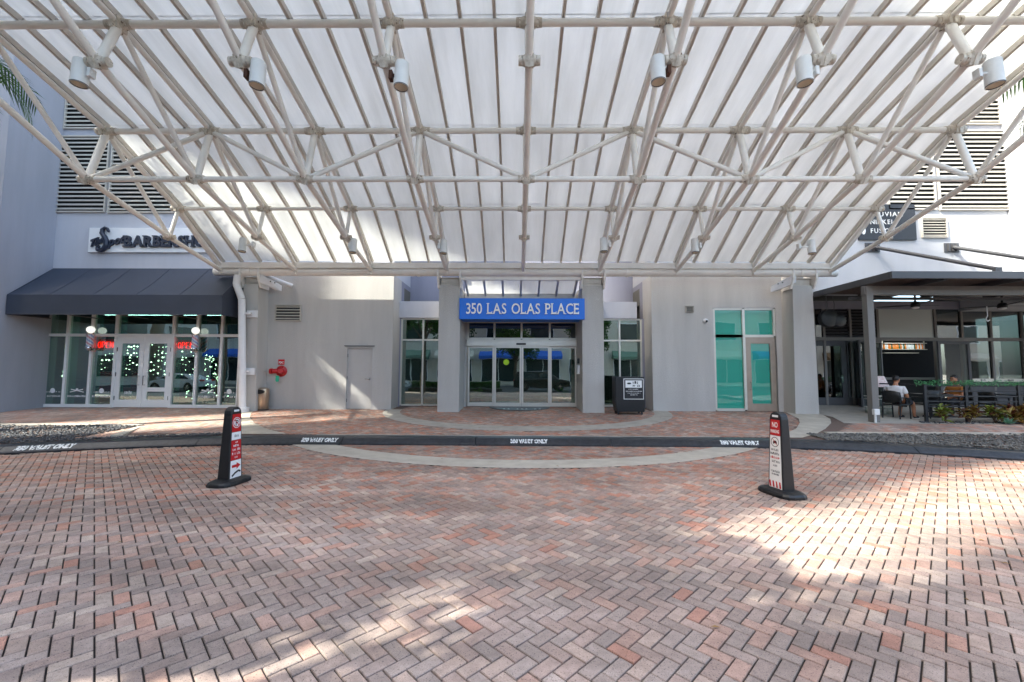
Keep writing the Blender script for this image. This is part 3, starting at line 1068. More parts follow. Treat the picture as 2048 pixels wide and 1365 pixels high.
# cast nodes with collars
def hub_mesh(big):
    m = MB().lathe([(.085, -.2*big), (.105, -.13*big), (.105, .13*big), (.085, .2*big)], n=12, axis='x')
    m.box(-.075, .075, -.16*big, .13*big, -.17*big, .1)
    m.box(-.02, .02, -.2*big, .2*big, -.19*big, .14)
    for x in (-.27, .27): m.lathe([(.086, x*big - .03), (.086, x*big + .03)], n=12, axis='x')
    for u in range(6):
        a_ = u * math.pi / 3
        for x in (-.215, .215): m.lathe([(.016, x*big - .012), (.016, x*big + .012)], (0, .075*math.cos(a_), .075*math.sin(a_)), 6, 'x')
    return m.mesh('node', 'steel_stain', True)
hub, hub_s = hub_mesh(.8), hub_mesh(.62)
for k in (1, 2, 3, 4):
    for i in L9:
        inst(hub if k > 1 else hub_s, 'node', can, (XI(i), PT[k][0], PT[k][1]))
        if k < 4: inst(hub_s, 'node', can, (XI(i), BT[k][0], BT[k][1]), (R(25), 0, 0), None if k != 1 else (.8, .8, .8))
# glazing bars and sheets
rnd = random.Random(11)
PW = SP * 8 / 32
for k in range(4):
    p, q = Vector((0, *PT[k])), Vector((0, *PT[k+1]))
    if k == 0: p = Vector((0, 14.55, zz(531, 14.55)))
    nrm = Vector((1, 0, 0)).cross((p - q).normalized())
    if nrm.z < 0: nrm = -nrm
    d = (q - p).normalized()
    pb, qb = p + nrm * .135, q + nrm * .135
    if k == 3: qb = qb + d * .45
    me = MB().bar(pb, qb, .062, .12, nrm).mesh('glazing_bar', 'mullion')
    cap = MB().bar(pb + nrm * .075, qb + nrm * .075, .10, .018, nrm)
    for j in range(33):
        inst(me, 'glazing_bar', can, (CX - 4*SP + j * PW, 0, 0))
    ln = (qb - pb).length
    m = MB()
    a, b = pb + nrm * .07 - d * .015, qb + nrm * .07 + d * .015
    for x0, x1 in ((-PW/2 + .005, PW/2 - .005),):
        m.prism([(x0, a.y, a.z), (x1, a.y, a.z), (x1, b.y, b.z), (x0, b.y, b.z)], nrm * .012)
    me = m.mesh('glass_sheet', 'milky_sheet')
    for j in range(32):
        inst(me, 'glass_sheet', can, (CX - 4*SP + (j + .5) * PW, 0, 0))
    # small clips where each bar meets the purlin
# side fascia strips along both edges
for s in (-1, 1):
    for k in range(4):
        p, q = Vector((CX + s * (4*SP + .16), *PT[k])), Vector((CX + s * (4*SP + .16), *PT[k+1]))
        MB().bar(p + Vector((0, 0, .17)), q + Vector((0, 0, .17)), .06, .2).build('edge_trim', 'steel_cream', can)
# front gutter
MB().bar((CX - 4*SP - .2, 4.72, 8.93), (CX + 4*SP + .2, 4.72, 8.93), .12, .3).build('front_trim', 'steel_cream', can)
# eave: trough, pipe, clamps
x0, x1 = XI(0) - .12, XI(8) + .12
zt0, zt1 = zz(538, 14.5), zz(527, 14.5)
MB().box(x0, x1, 14.42, 14.46, zt0, zt1).box(x0, x1, 14.46, 14.6, zt0, zt0 + .03).build('gutter', 'steel_cream', can)
ZP = zz(545, 14.6)
pipe = MB().tube((x0 - .15, 14.6, ZP), (x1 + .15, 14.6, ZP), .142, 20).build('eave_pipe', 'steel_cream', can, smooth=True)
me = MB().lathe([(.142, -.05), (.162, -.045), (.162, .045), (.142, .05)], n=20, axis='x').mesh('flange', 'steel_cream', True)
for px in (836, 1252, 500, 1600): inst(me, 'flange', can, (xx(px, 14.6, 545), 14.6, ZP))
me = MB().box(-.05, .05, -.12, .1, -.1, .2).box(-.02, .02, -.17, .16, -.17, .26).mesh('seat', 'steel_cream')
for i in L9: inst(me, 'rafter_seat', can, (XI(i), 14.56, ZP + .06))
# brackets on the four piers
def saddle(xc, w):
    cap = MB().box(xc - w*.42, xc + w*.42, 14.72, 15.2, ZC - .01, ZP - .16).box(xc - w*.46, xc + w*.46, 14.66, 15.22, ZP - .2, ZP - .17).box(xc - w*.46, xc + w*.46, 14.7, 15.2, ZC + .07, ZC + .09).build('bearing_block', 'mullion', can)
    for s in (-1, 1):
        x = xc + s * (w * .52)
        MB().prism([(x - .03, 14.44, ZP + .12), (x - .03, 14.44, ZP - .22), (x - .03, 14.62, ZC - .12), (x - .03, 15.1, ZC - .12), (x - .03, 15.1, ZP + .0), (x - .03, 14.8, ZP + .12)], (.06, 0, 0)).build('bracket_plate', 'steel_cream', can)
        m = MB()
        for t in range(8):
            a0, a1 = math.pi * t / 8 - .3, math.pi * (t + 1) / 8 - .3
            m.tube((x, 14.6 - .165*math.cos(a0), ZP + .165*math.sin(a0)), (x, 14.6 - .165*math.cos(a1), ZP + .165*math.sin(a1)), .014, 6)
        m.build('u_bolt', 'white_paint', can)
for a, b in PX: saddle((a + b) / 2, b - a)
saddle(-9.28, .62); saddle(9.84, .75)
for s, x in ((1, -9.0), (-1, 9.55)):
    q = MB().prism([(x, 14.5, ZP - .12), (x + s*.15, 14.5, ZP - .12), (x + s*.62, 14.9, ZP - .42), (x + s*.62, 14.9, ZP - .62), (x + s*.4, 14.9, ZP - .58), (x, 14.5, ZP - .35)], (0, .03, 0)).build('gusset_plate', 'white_paint', can)
    for u in (.2, .38, .52):
        MB().lathe([(.022, 0), (.022, -.01)], (x + s*u, 14.56 + .2*u, ZP - .28 - .3*(u - .2)), 8, 'y').build('bolt_hole', 'black_metal', q)
MB().tube((-8.9, 14.75, ZP - .1), (-8.15, 15.2, ZP - .38), .075, 12).build('overflow_pipe', 'white_paint', can, smooth=True)
# little sloping skylight between the entrance piers
sx0, sx1 = PX[0][1] + .03, PX[1][0] - .03
zs0, zs1, ys0, ys1 = zz(560, 14.75), zz(591, 15.75), 14.78, 15.75
MB().box(sx0, sx1, 14.62, 14.74, zs0 - .03, zs0 + .10).build('skylight_beam', 'steel_cream', can)
MB().box(sx0, sx1, ys1, ys1 + .1, zs1 - .12, zs1 + .06).build('skylight_beam', 'mullion', can)
for j in range(7):
    x = sx0 + .12 + (sx1 - sx0 - .24) * j / 6
    MB().bar((x, ys0, zs0), (x, ys1, zs1), .07, .1).build('skylight_bar', 'mullion', can)
for j in range(6):
    a, b = [sx0 + .12 + (sx1 - sx0 - .24) * (j + t) / 6 for t in (0, 1)]
    MB().prism([(a + .005, ys0, zs0 + .06), (b - .005, ys0, zs0 + .06), (b - .005, ys1, zs1 + .06), (a + .005, ys1, zs1 + .06)], (0, 0, .012)).build('glass_sheet', 'milky_sheet', can)
MB().box(sx0, sx1, 15.85, 16.2, zz(645, YG), 5.0).build('skylight_wall', 'stucco_upper', bld)

# spotlights slung from the truss nodes
def spotlight(loc, node, r, h, tilt, label):
    t = thing('spotlight', label, 'spotlight', loc, 'white cylinder spotlights under the canopy')
    t.rotation_euler = tilt
    m = MB().lathe([(r*.05, h), (r*.95, h), (r, h - .02), (r, .0), (r*.93, -.0), (r*.92, h*.35), (.02, h*.42)], n=24)
    o = m.build('housing', 'lamp_white', t, smooth=True); o.location = (0, 0, 0)
    m = MB().lathe([(r*.91, .012), (r*.8, .05), (r*.42, .1), (.03, .11)], n=20, caps=False)
    o = m.build('reflector', 'reflector', t, smooth=True); o.location = (0, 0, 0)
    o = MB().lathe([(r*1.015, .0), (r*1.015, .018), (r*.9, .018), (r*.9, 0)], n=24, caps=False).build('rim', 'dark_grey_metal', t); o.location = (0, 0, 0)
    n_ = Vector(node) - Vector(loc)
    s = 1 if n_.x > 0 else -1
    m = MB().tube((s*r, 0, h*.5), (n_.x - s*.08, n_.y, h*.5), .028, 8).box(n_.x - s*.12 - .03, n_.x - s*.12 + .03, n_.y - .06, n_.y + .06, h*.5 - .09, h*.5 + .07)
    o = m.build('arm', 'rust' if 'rust' in label else 'lamp_white', t); o.location = (0, 0, 0)
tops = [(1, 155, 'leftmost'), (2, 510, 'second from left, rusty arm,'), (3, 798, 'third from left, rusty arm,'), (5, 1312, 'third from right, rusty arm,'), (6, 1605, 'second from right'), (7, 1985, 'rightmost')]
for i, px, w_ in tops:
    n = (XI(i), BT[3][0], BT[3][1])
    y = BT[3][0]
    p = at(px, 150, y)
    spotlight((p.x, y, zz(178 if px < 900 else 163, y, px)), n, .128, .47, (R(-2), R(1 if px < 1000 else -1), 0), 'large white spotlight, %s of the upper canopy row' % w_)
lows = [(1, 483, 'first from left'), (2, 704, 'second from left'), (3, 885, 'third from left'), (5, 1206, 'third from right'), (6, 1389, 'second from right'), (7, 1622, 'first from right')]
for i, px, w_ in lows:
    n = (XI(i), BT[1][0], BT[1][1])
    y = BT[1][0] + .05
    p = at(px, 490, y)
    spotlight((p.x, y, zz(509 if px < 1000 else 503, y, px)), n, .105, .42, (R(-6), 0, 0), 'small white spotlight low by the eave, %s of that row' % w_)

# ================================================================ SIGNS AND SMALL THINGS ON THE BUILDING
# blue entrance sign
za, zb = zz(639, 14.58), zz(597, 14.58)
sg = thing('entrance_sign', 'blue fascia sign reading 350 LAS OLAS PLACE above the sliding doors', 'sign', ((sx0 + sx1)/2, 14.6, za))
xa, xb = xx(918, 14.57, 620), xx(1169, 14.57, 620)
MB().box(xa, xb, 14.57, 14.655, za, zb).build('panel', 'sign_blue', sg, bevel=.006)
MB().box(PX[0][1] + .004, PX[1][0] - .004, 14.66, 15.6, za + .02, zb - .01).build('box_back', 'sign_blue', sg)
ls, wd = serif_line('350 LAS OLAS PLACE', .37, .045, .04, .2, .004, .1)
xw0, xw1 = xx(932, 14.55, 620), xx(1157, 14.55, 620)
k = (xw1 - xw0) / wd
zl = zz(628.5, 14.55)
for mb, x in ls:
    h = MB(); h.v = [((v[0] + x) * k + xw0, v[1] + 14.535, v[2] + zl) for v in mb.v]; h.f = mb.f
    h.build('letter', 'letter_white', sg)
# barbershop sign
sb = thing('shop_sign', 'white panel sign with dark raised letters above the navy awning', 'sign', (xx(300, W, 490), W, zz(513, W, 300)))
xa, xb = xx(180, W, 490), xx(425, W, 490)
MB().box(xa, xb, W - .08, W - .005, zz(512.5, W, 300), zz(464, W, 300)).build('panel', 'sign_white', sb)
ls, wd = serif_line('BARBERSHOP', .42, .07, .03, .2, .022, .16)
xw0, xw1 = xx(248, W - .1, 490), xx(426, W - .1, 490)
k = (xw1 - xw0) / wd
zl = zz(501, W - .1, 320)
for mb, x in ls:
    h = MB(); h.v = [((v[0] + x) * k + xw0, v[1] + W - .12, v[2] + zl) for v in mb.v]; h.f = mb.f
    h.build('letter', 'navy', sb)
xs0 = xx(178, W - .1, 490)
px2 = lambda a, b: (xx(a, W - .14, b), W - .14, zz(b, W - .14, 210))
spts = [(215, 470), (213, 465), (208, 463.5), (203, 467), (202, 474), (207, 481), (211, 489), (211, 498), (206, 506), (199, 509), (193, 507), (193, 502), (197, 500)]
m = MB()
for i in range(len(spts) - 1):
    r = .045 + .04 * math.sin(math.pi * i / (len(spts) - 1)) ** 2
    m.tube(px2(*spts[i]), px2(*spts[i+1]), r, 10)
    m.ball(px2(*spts[i]), r, 8, 5)
m.build('letter', 'navy', sb)
for s, a, b, h, lift in (('The', 190, 497, .26, .35), ('pot', 229, 496, .31, .2)):
    mb = text_mb(s, h / .73, .06, shear=.3, bold=.014)
    c = px2(a, b)
    mb.v = [(v[0] * .92 + c[0], v[1] + W - .12, v[2] + v[0] * lift + c[2]) for v in mb.v]
    mb.build('letter', 'navy', sb)
# restaurant sign on the right wall
sr = thing('restaurant_sign', 'charcoal sign reading PERUVIAN NIKKEI FUSION high on the white wall', 'sign', (xx(1768, W, 440), W, zz(474, W, 1768)))
xa, xb = xx(1712, W, 440), xx(1826, W, 440)
MB().box(xa, xb, W - .07, W - .004, zz(474.5, W, 1768), zz(404, W, 1768)).build('panel', 'dark_grey_metal', sr)
sr.children[0].data.materials[0] = mat('sign_charcoal', '2b2c31', .5, noise=.04)
for s, py in (('PERUVIAN', 428), ('NIKKEI', 443.5), ('FUSION', 461)):
    out, wd = [], 0
    for ch in s:
        mb = text_mb(ch, .24, .012, 'LEFT')
        xa_, xb_ = min(v[0] for v in mb.v), max(v[0] for v in mb.v)
        out.append((mb, wd - xa_))
        wd += xb_ - xa_ + .05
    w0 = xx(1739 if s != 'PERUVIAN' else 1731, W - .08, 440)
    k = {'PERUVIAN': 76, 'NIKKEI': 46, 'FUSION': 50}[s] / FPX * W / wd
    for mb, x in out:
        h = MB(); h.v = [((v[0] + x) * k + w0, v[1] + W - .076, v[2] + zz(py, W, 1768)) for v in mb.v]; h.f = mb.f
        h.build('letter', 'letter_white', sr)
c = at(1725, 455, W - .076)
MB().ball(tuple(c), .1, 12, 8, .8, .05, 1.5).build('emblem', 'letter_white', sr)
# fire hose connection, its plate and tag
t = thing('fire_connection', 'red fire department connection on the grey wall beside the bin', 'fire valve', (xx(563, W, 748), W, zz(748, W, 563)))
c = at(564, 747, W)
MB().lathe([(.2, 0), (.2, -.03), (.17, -.05), (.11, -.07), (.09, -.16)], tuple(c), 20, 'y').build('flange', 'red_paint', t, smooth=True)
m = MB().tube((c.x, W - .14, c.z), (c.x - .2, W - .26, c.z), .085, 12).lathe([(.1, -.06), (.1, 0)], (c.x - .2, W - .26, c.z), 12, 'x')
m.tube((c.x, W - .14, c.z), (c.x + .1, W - .25, c.z), .08, 12)
m.build('inlet', 'red_paint', t, smooth=True)
MB().prism([(c.x - .1, W - .2, c.z - .16), (c.x + .02, W - .2, c.z - .16), (c.x + .02, W - .2, c.z - .36), (c.x - .06, W - .2, c.z - .38), (c.x - .1, W - .2, c.z - .34)], (0, .008, 0)).build('tag', mat('green_tag', '2fae8a', .6), t)
t = thing('fire_sign', 'small red plate with white lettering above the fire connection', 'sign', (xx(563, W, 729), W, zz(734, W, 563)))
MB().box(xx(557, W, 729), xx(569.5, W, 729), W - .012, W - .002, zz(734, W, 563), zz(723.5, W, 563)).build('panel', 'red', t)
mb = text_mb('FDC', .1, 0, bold=.003, width=.17)
mb.v = [(v[0] + xx(563.2, W, 729), W - .0145, v[2] + zz(731.5, W, 563)) for v in mb.v]
mb.build('lettering', 'letter_white', t)
# security dome camera
c = at(1410, 639, W)
t = thing('security_camera', 'small white dome camera on the grey wall by the teal window', 'camera', (c.x, W, c.z))
MB().lathe([(.085, 0), (.085, -.05), (.07, -.1), (.04, -.13)], tuple(c), 16, 'y').build('housing', 'white_paint', t, smooth=True)
MB().ball((c.x, W - .11, c.z - .02), .045, 12, 8).build('lens', 'black_plastic', t, smooth=True)
# call box on the entrance pier
c = at(1162, 735, 15.9)
x = PX[1][0] - .002
t = thing('call_box', 'intercom box with handset beside the sliding doors', 'intercom', (x, 15.5, zz(748, 15.4, 1162)))
MB().box(x - .06, x, 15.3, 15.52, zz(727, 15.4), zz(717, 15.4)).build('reader', 'black_plastic', t)
MB().box(x - .08, x, 15.28, 15.54, zz(748, 15.4), zz(730, 15.4)).build('panel', 'white_paint', t, bevel=.01)
# door mat
m = MB()
pts = [(CX - .1 + 1.13 * math.cos(a), 16.05 - 1.0 * math.sin(a), G(15.8) + .014) for a in [math.pi * i / 24 for i in range(25)]]
pts = [(x, y, G(y) + .012) for x, y, z in pts]
mt = MB().prism(pts, (0, 0, .012)).build('door_mat', 'black_metal')
tag(mt, 'dark half-round door mat in front of the sliding doors', 'mat')
rn = random.Random(5)
mm = MB()
for i in range(9):
    x = CX - .7 + i * .16
    y = 15.35
    if i in (2, 6): continue
    mm.quad((x, y, G(y) + .028), (x + .1, y, G(y) + .028), (x + .1 - rn.uniform(0, .05), y + .09, G(y + .09) + .028), (x + rn.uniform(0, .04), y + .09, G(y + .09) + .028))
mm.build('mat_mark', 'letter_white', mt)
# rain downpipe
t = thing('downpipe', 'white rain downpipe from the canopy eave beside the barbershop', 'downpipe', (xx(488, 14.45, 822), 14.45, G(14.45)))
q = lambda a, b: tuple(at(a, b, 14.42))
MB().path([q(474, 556), q(472, 574), q(483, 604), (xx(487, 14.42, 815), 14.42, G(14.4))], .115, 14).build('pipe', 'white_paint', t, smooth=True)
c = (xx(487, 14.42, 815), 14.42, G(14.4))
MB().lathe([(.2, 0), (.2, .14), (.13, .16)], c, 18).build('boot', 'white_paint', t, smooth=True)
for py in (632, 748):
    z = zz(py, 14.42, 490)
    MB().box(c[0] - .1, c[0] + .26, 14.54, 14.60, z - .12, z + .12).box(c[0] - .125, c[0] + .125, 14.38, 14.5, z - .03, z + .03).build('strap', 'white_paint', t)
# bin
c = swp(533, 823)
t = thing('litter_bin', 'tapered steel litter bin with black opening against the grey wall', 'bin', (c.x, 14.95, G(14.95)))
z0 = G(14.95)
MB().lathe([(.19, 0), (.2, .02), (.21, .66), (.2, .74), (.12, .78)], (c.x, 14.95, z0), 24).build('body', 'steel_bin', t, smooth=True)
m = MB().prism([(c.x + .17 * math.sin(a) + .0, 14.73, z0 + .64 + .075 * math.cos(a)) for a in [2*math.pi*i/16 for i in range(16)]], (0, .05, 0)).build('opening', 'black_plastic', t)
MB().lathe([(.215, .0), (.215, .03)], (c.x, 14.95, z0), 24).build('base', 'black_metal', t)
# black rolling podium
c = swp(1263, 829)
yk = 14.2
t = thing('podium', 'black rolling valet podium with a framed notice beside the entrance', 'podium', (c.x, yk, G(yk)))
xa, xb = xx(1232, yk, 790), xx(1291.5, yk, 790)
z0 = G(yk) + .1
z1_ = zz(752, yk, 1262)
MB().prism([(xa + .05, yk, z0), (xb - .03, yk, z0), (xb, yk, z0 + .25), (xb - .02, yk, z1_), (xa, yk, z1_), (xa, yk, z0 + .3)], (0, .5, 0)).build('cabinet', 'black_plastic', t, bevel=.015)
for x in (xa + .1, xb - .1):
    for y in (yk + .08, yk + .42):
        MB().lathe([(.05, -.02), (.05, .02)], (x, y, G(yk) + .05), 12, 'x').box(x - .03, x + .03, y - .02, y + .02, G(yk) + .05, z0).build('caster', 'black_metal', t)
na, nb, nz0, nz1 = xx(1248, yk, 780), xx(1288, yk, 780), zz(797, yk, 1268), zz(755.5, yk, 1268)
nt_ = MB().box(na, nb, yk - .014, yk - .002, nz0, nz1).build('notice_frame', 'letter_white', t)
MB().box(na + .02, nb - .02, yk - .018, yk - .013, nz0 + .02, nz1 - .02).build('notice_sheet', 'black_metal', nt_)
MB().box(na + .06, nb - .06, yk - .022, yk - .017, nz1 - .3, nz1 - .06).build('logo_panel', 'letter_white', nt_)
m = MB()
rr = random.Random(9)
marks(m, na + .3, nb - .1, nz1 - .17, .09, yk - .0225, rr)
marks(m, na + .3, nb - .1, nz1 - .27, .08, yk - .0225, rr)
m.ball((na + .18, yk - .023, nz1 - .16), .06, 10, 6, 1.2, .03, .5)
m.build('logo', 'black_metal', nt_)
m = MB()
for z, a, b in ((.36, .16, .5), (.43, .04, .6), (.49, .08, .56), (.55, .2, .46)):
    marks(m, na + a, na + b, nz1 - z, .028, yk - .019, rr, .9)
tag(m.build('notice_text', 'letter_white', nt_), kind='stuff')

# ================================================================ PYLON SIGNS
def pylon(loc, rz, label, left):
    t = thing('pylon_sign', label, 'sign', (0, 0, 0))
    H, w0, w1, d0, d1 = 1.16, .275, .205, .19, .12
    m = MB()
    n = 16
    for z, L_, B_ in ((0, .62, .42), (.035, .62, .42), (.06, .58, .38), (.085, .42, .28)):
        for i in range(n):
            a = 2 * math.pi * (i + .5) / n
            sx = math.copysign(abs(math.cos(a)) ** .6, math.cos(a)); sy = math.copysign(abs(math.sin(a)) ** .6, math.sin(a))
            m.v.append((sx * L_ / 2, sy * B_ / 2, z))
    for r in range(3):
        for i in range(n):
            j = (i + 1) % n
            m.f.append((r*n + i, r*n + j, (r+1)*n + j, (r+1)*n + i))
    m.f.append(tuple(3*n + i for i in range(n)))
    m.build('base', 'black_plastic', t, bevel=.008)
    # tapered body, face towards -y, rounded shoulders and a hand slot
    def wid(z): return w0 + (w1 - w0) * (z - .08) / (H - .08)
    def dep(z): return d0 + (d1 - d0) * (z - .08) / (H - .08)
    prof = [(z, wid(z) / 2) for z in (.08, .3, .6, .9, H - .1)] + [(H - .055, wid(H) / 2 - .006), (H - .02, wid(H) / 2 - .03), (H, wid(H) / 2 - .07)]
    m = MB()
    for z, hw in prof:
        for sx, sy in ((-1, -1), (1, -1), (1, 1), (-1, 1)): m.v.append((sx * hw, sy * dep(z) / 2, z))
    for r in range(len(prof) - 1):
        for i in range(4):
            j = (i + 1) % 4
            m.f.append((r*4 + i, r*4 + j, (r+1)*4 + j, (r+1)*4 + i))
    m.f.append(tuple((len(prof)-1)*4 + i for i in range(4)))
    body = m.build('body', 'black_plastic', t, bevel=.012)
    sl = MB().box(-.055, .055, -dep(H)/2 - .006, -dep(H)/2 + .012, H - .075, H - .04).build('hand_slot', 'white_paint', body, bevel=.01)
    def face(z): return -dep(z) / 2 - .004
    def panel(name, za, zb, mt):
        a, b = wid(za) / 2 - .026, wid(zb) / 2 - .026
        return MB().prism([(-a, face(za), za), (a, face(za), za), (b, face(zb), zb), (-b, face(zb), zb)], (0, .006, 0)).build(name, mt, t)
    def txt(s, z, h, mt, par, w=None):
        mb = text_mb(s, h / .73, 0, bold=.002, width=w)
        mb.v = [(v[0], face(z + v[2]) - .0035, v[2] + z) for v in mb.v]
        mb.build('lettering', mt, par)
    def mk(lines, mt, par):
        m = MB()
        r = random.Random(len(lines) + (3 if left else 8))
        for z, w, h in lines:
            k = len(m.v)
            marks(m, -w/2, w/2, z, h, 0, r, .95)
            for i in range(k, len(m.v)): m.v[i] = (m.v[i][0], face(m.v[i][2]) - .003 + m.v[i][1] * .2, m.v[i][2])
        tag(m.build('lettering', mt, par), kind='stuff')
    def ring(z, r, wr, mt, par, dy=.0035):
        m = MB()
        for i in range(24):
            a, b = 2*math.pi*i/24, 2*math.pi*(i+1)/24
            m.quad(*[(rr_*math.cos(t_), face(z + rr_*math.sin(t_)) - dy, z + rr_*math.sin(t_)) for rr_, t_ in ((r, a), (r - wr, a), (r - wr, b), (r, b))])
        m.build('symbol', mt, par)
    def disc(z, r, mt, par, dy):
        MB().quad(*[(r*math.cos(a), face(z + r*math.sin(a)) - dy, z + r*math.sin(a)) for a in [2*math.pi*i/28 for i in range(28)]]).build('symbol', mt, par)
    def slash(z, r, wr, mt, par, dy):
        p = [(-.7*r - wr, .7*r), (-.7*r + wr, .7*r + .0), (.7*r + wr, -.7*r), (.7*r - wr, -.7*r)]
        MB().quad(*[(x, face(z + zz_) - dy, z + zz_) for x, zz_ in p]).build('symbol', mt, par)
    if left:
        a = panel('panel', .78, 1.05, 'red')
        disc(.92, .082, 'letter_white', a, .002)
        ring(.92, .072, .014, 'red', a, .0035)
        txt('P', .875, .09, 'black_metal', a)
        slash(.92, .066, .009, 'red', a, .0055)
        b = panel('panel', .66, .775, 'letter_white')
        mk([(.70, .08, .045)], 'dark_grey_metal', b)
        c = panel('panel', .355, .655, 'red')
        mk([(.61, .07, .026), (.555, .12, .034), (.495, .15, .036), (.435, .17, .036), (.38, .06, .03)], 'letter_white', c)
        e = panel('panel', .09, .35, 'letter_white')
        A = [(-.085, .245), (.01, .245), (.01, .215), (.09, .265), (.01, .315), (.01, .285), (-.085, .285)]
        MB().quad(*[(x, face(z) - .003, z) for x, z in A]).build('symbol', 'red', e)
        m = MB()
        for (x0_, zq, x1_, zr_) in ((-.08, .12, -.02, .16), (-.02, .16, .05, .185), (.05, .185, .09, .165)):
            m.bar((x0_, face(zq) - .004, zq), (x1_, face(zr_) - .004, zr_), .004, .026, (0, 0, 1))
        m.build('symbol', 'black_metal', e)
    else:
        a = panel('panel', .83, 1.05, 'red')
        txt('NO', .945, .075, 'letter_white', a, .1)
        txt('PARKING', .865, .045, 'letter_white', a, .15)
        b = panel('panel', .09, .825, 'letter_white')
        ring(.735, .07, .008, 'black_metal', b)
        m = MB()
        for p in ([(-.035, .715), (.035, .715), (.035, .735), (.02, .755), (-.02, .755), (-.035, .735)], [(-.03, .705), (-.018, .705), (-.018, .717), (-.03, .717)], [(.018, .705), (.03, .705), (.03, .717), (.018, .717)]):
            m.quad(*[(x, face(z) - .003, z) for x, z in p])
        m.build('symbol', 'black_metal', b)
        slash(.735, .062, .005, 'red', b, .0045)
        mk([(.61, .13, .034), (.555, .16, .034), (.445, .15, .034), (.39, .07, .03), (.31, .15, .03), (.27, .12, .026)], 'black_metal', b)
        mk([(.5, .16, .034)], 'red', b)
        m = MB()
        for i in range(4):
            x = -.1 + i * .058
            m.quad(*[(x_, face(z) - .003, z) for x_, z in ((x, .1), (x + .03, .1), (x + .015, .185), (x - .01, .185))])
        m.build('symbol', 'red', b)
    place(t, loc, rz)
    return t
pylon((-4.40, 6.63, .003), R(90 - 6), 'black pylon sign with red no-parking panel and arrow, on the left of the drive', True)
pylon((3.79, 6.26, .003), R(-90 + 12), 'black pylon sign reading NO PARKING with white panel, on the right of the drive', False)
# ================================================================ BARBERSHOP
YS = 15.36
gz = G(YS) + .03
tl = lambda p: xx(p, YS, 740)
sx_ = [tl(p) for p in (86, 134, 183, 231.5, 346, 394, 443, 480)]
zd, zh = zz(678, YS, 260), SHZ
shop = thing('shopfront', 'white framed barbershop window wall with double doors under the awning', 'shopfront', ((sx_[0] + sx_[-1]) / 2, YS, gz))
for i, x in enumerate(sx_):
    MB().box(x - .045, x + .045, YS - .07, YS + .07, gz - .02, zh).build('mullion', 'white_alu', shop)
    MB().box(x - .03, x + .03, YS + .071, YS + .33, gz, zh).build('glass_fin', 'teal_fin', shop)
for i, (a, b) in enumerate(zip(sx_[:-1], sx_[1:])):
    door = i == 3
    for zq0, zq1 in ((zd - .05, zd + .05), (zh - .08, zh)) + (() if door else ((gz - .02, gz + .09),)):
        MB().box(a + .044, b - .044, YS - .066, YS + .066, zq0, zq1).build('rail', 'white_alu', shop)
    MB().box(a + .044, b - .044, YS - .006, YS + .006, zd + .05, zh - .08).build('pane', 'glass_teal', shop)
    if not door: MB().box(a + .044, b - .044, YS - .006, YS + .006, gz + .09, zd - .05).build('pane', 'glass_teal', shop)
a, b = sx_[3] + .05, sx_[4] - .05
c = (a + b) / 2
zd0 = zz(690, YS, 280)
for k, (p, q) in enumerate(((a, c - .006), (c + .006, b))):
    st = .17
    m = MB().box(p, p + st, YS - .04, YS + .02, gz - .01, zd - .055).box(q - st, q, YS - .04, YS + .02, gz - .01, zd - .055)
    m.box(p + st, q - st, YS - .039, YS + .019, gz - .01, gz + .26).box(p + st, q - st, YS - .039, YS + .019, zd - .3, zd - .055)
    dr = m.build('shop_door', 'white_alu', shop)
    MB().box(p + st, q - st, YS - .012, YS - .002, gz + .26, zd - .3).build('pane', 'glass_teal', dr)
    s = -1 if k == 0 else 1
    hx = (q - .1) if k == 0 else (p + .1)
    hz_ = gz + .95
    MB().path([(hx, YS - .04, hz_ - .16), (hx, YS - .13, hz_ - .16), (hx, YS - .13, hz_ + .16), (hx, YS - .04, hz_ + .16)], .016).build('handle', 'chrome', dr, smooth=True)
    for z in (.25, 1.1, 2.0):
        x = p + .02 if k == 0 else q - .02
        MB().box(x - .012, x + .012, YS - .055, YS - .04, gz + z, gz + z + .14).build('hinge', 'dark_grey_metal', dr)
    if k == 1: MB().box(p + st, q - st, YS - .035, YS + .012, gz + .55, gz + .7).build('rail', 'white_alu', dr)
# window decals along the foot of the panes
rr = random.Random(4)
for i in (0, 1, 2, 5, 6):
    x0, x1 = sx_[i] + .12, sx_[i+1] - .12
    m = MB()
    marks(m, x0, x1, gz + .34, .07, YS - .007, rr, .92)
    mid = (x0 + x1) / 2
    if i in (1, 5):
        for s in (-1, 1): m.bar((mid - s*.25, YS - .009, gz + .52), (mid + s*.22, YS - .009, gz + .62), .004, .03)
        m.ball((mid, YS - .008, gz + .62), .05, 8, 5, 1, .05, .8)
    else:
        marks(m, x0 + .05, x1 - .05, gz + .5, .05, YS - .007, rr, .8)
        m.ball((mid, YS - .008, gz + .57), .09, 10, 6, 1, .05, 1)
    tag(m.build('window_decal', 'letter_white', shop), kind='stuff')
m = MB()
marks(m, a + .26, a + .6, gz + .45, .12, YS - .042 + .028, rr, .95)
m.build('window_decal', 'letter_white', shop)

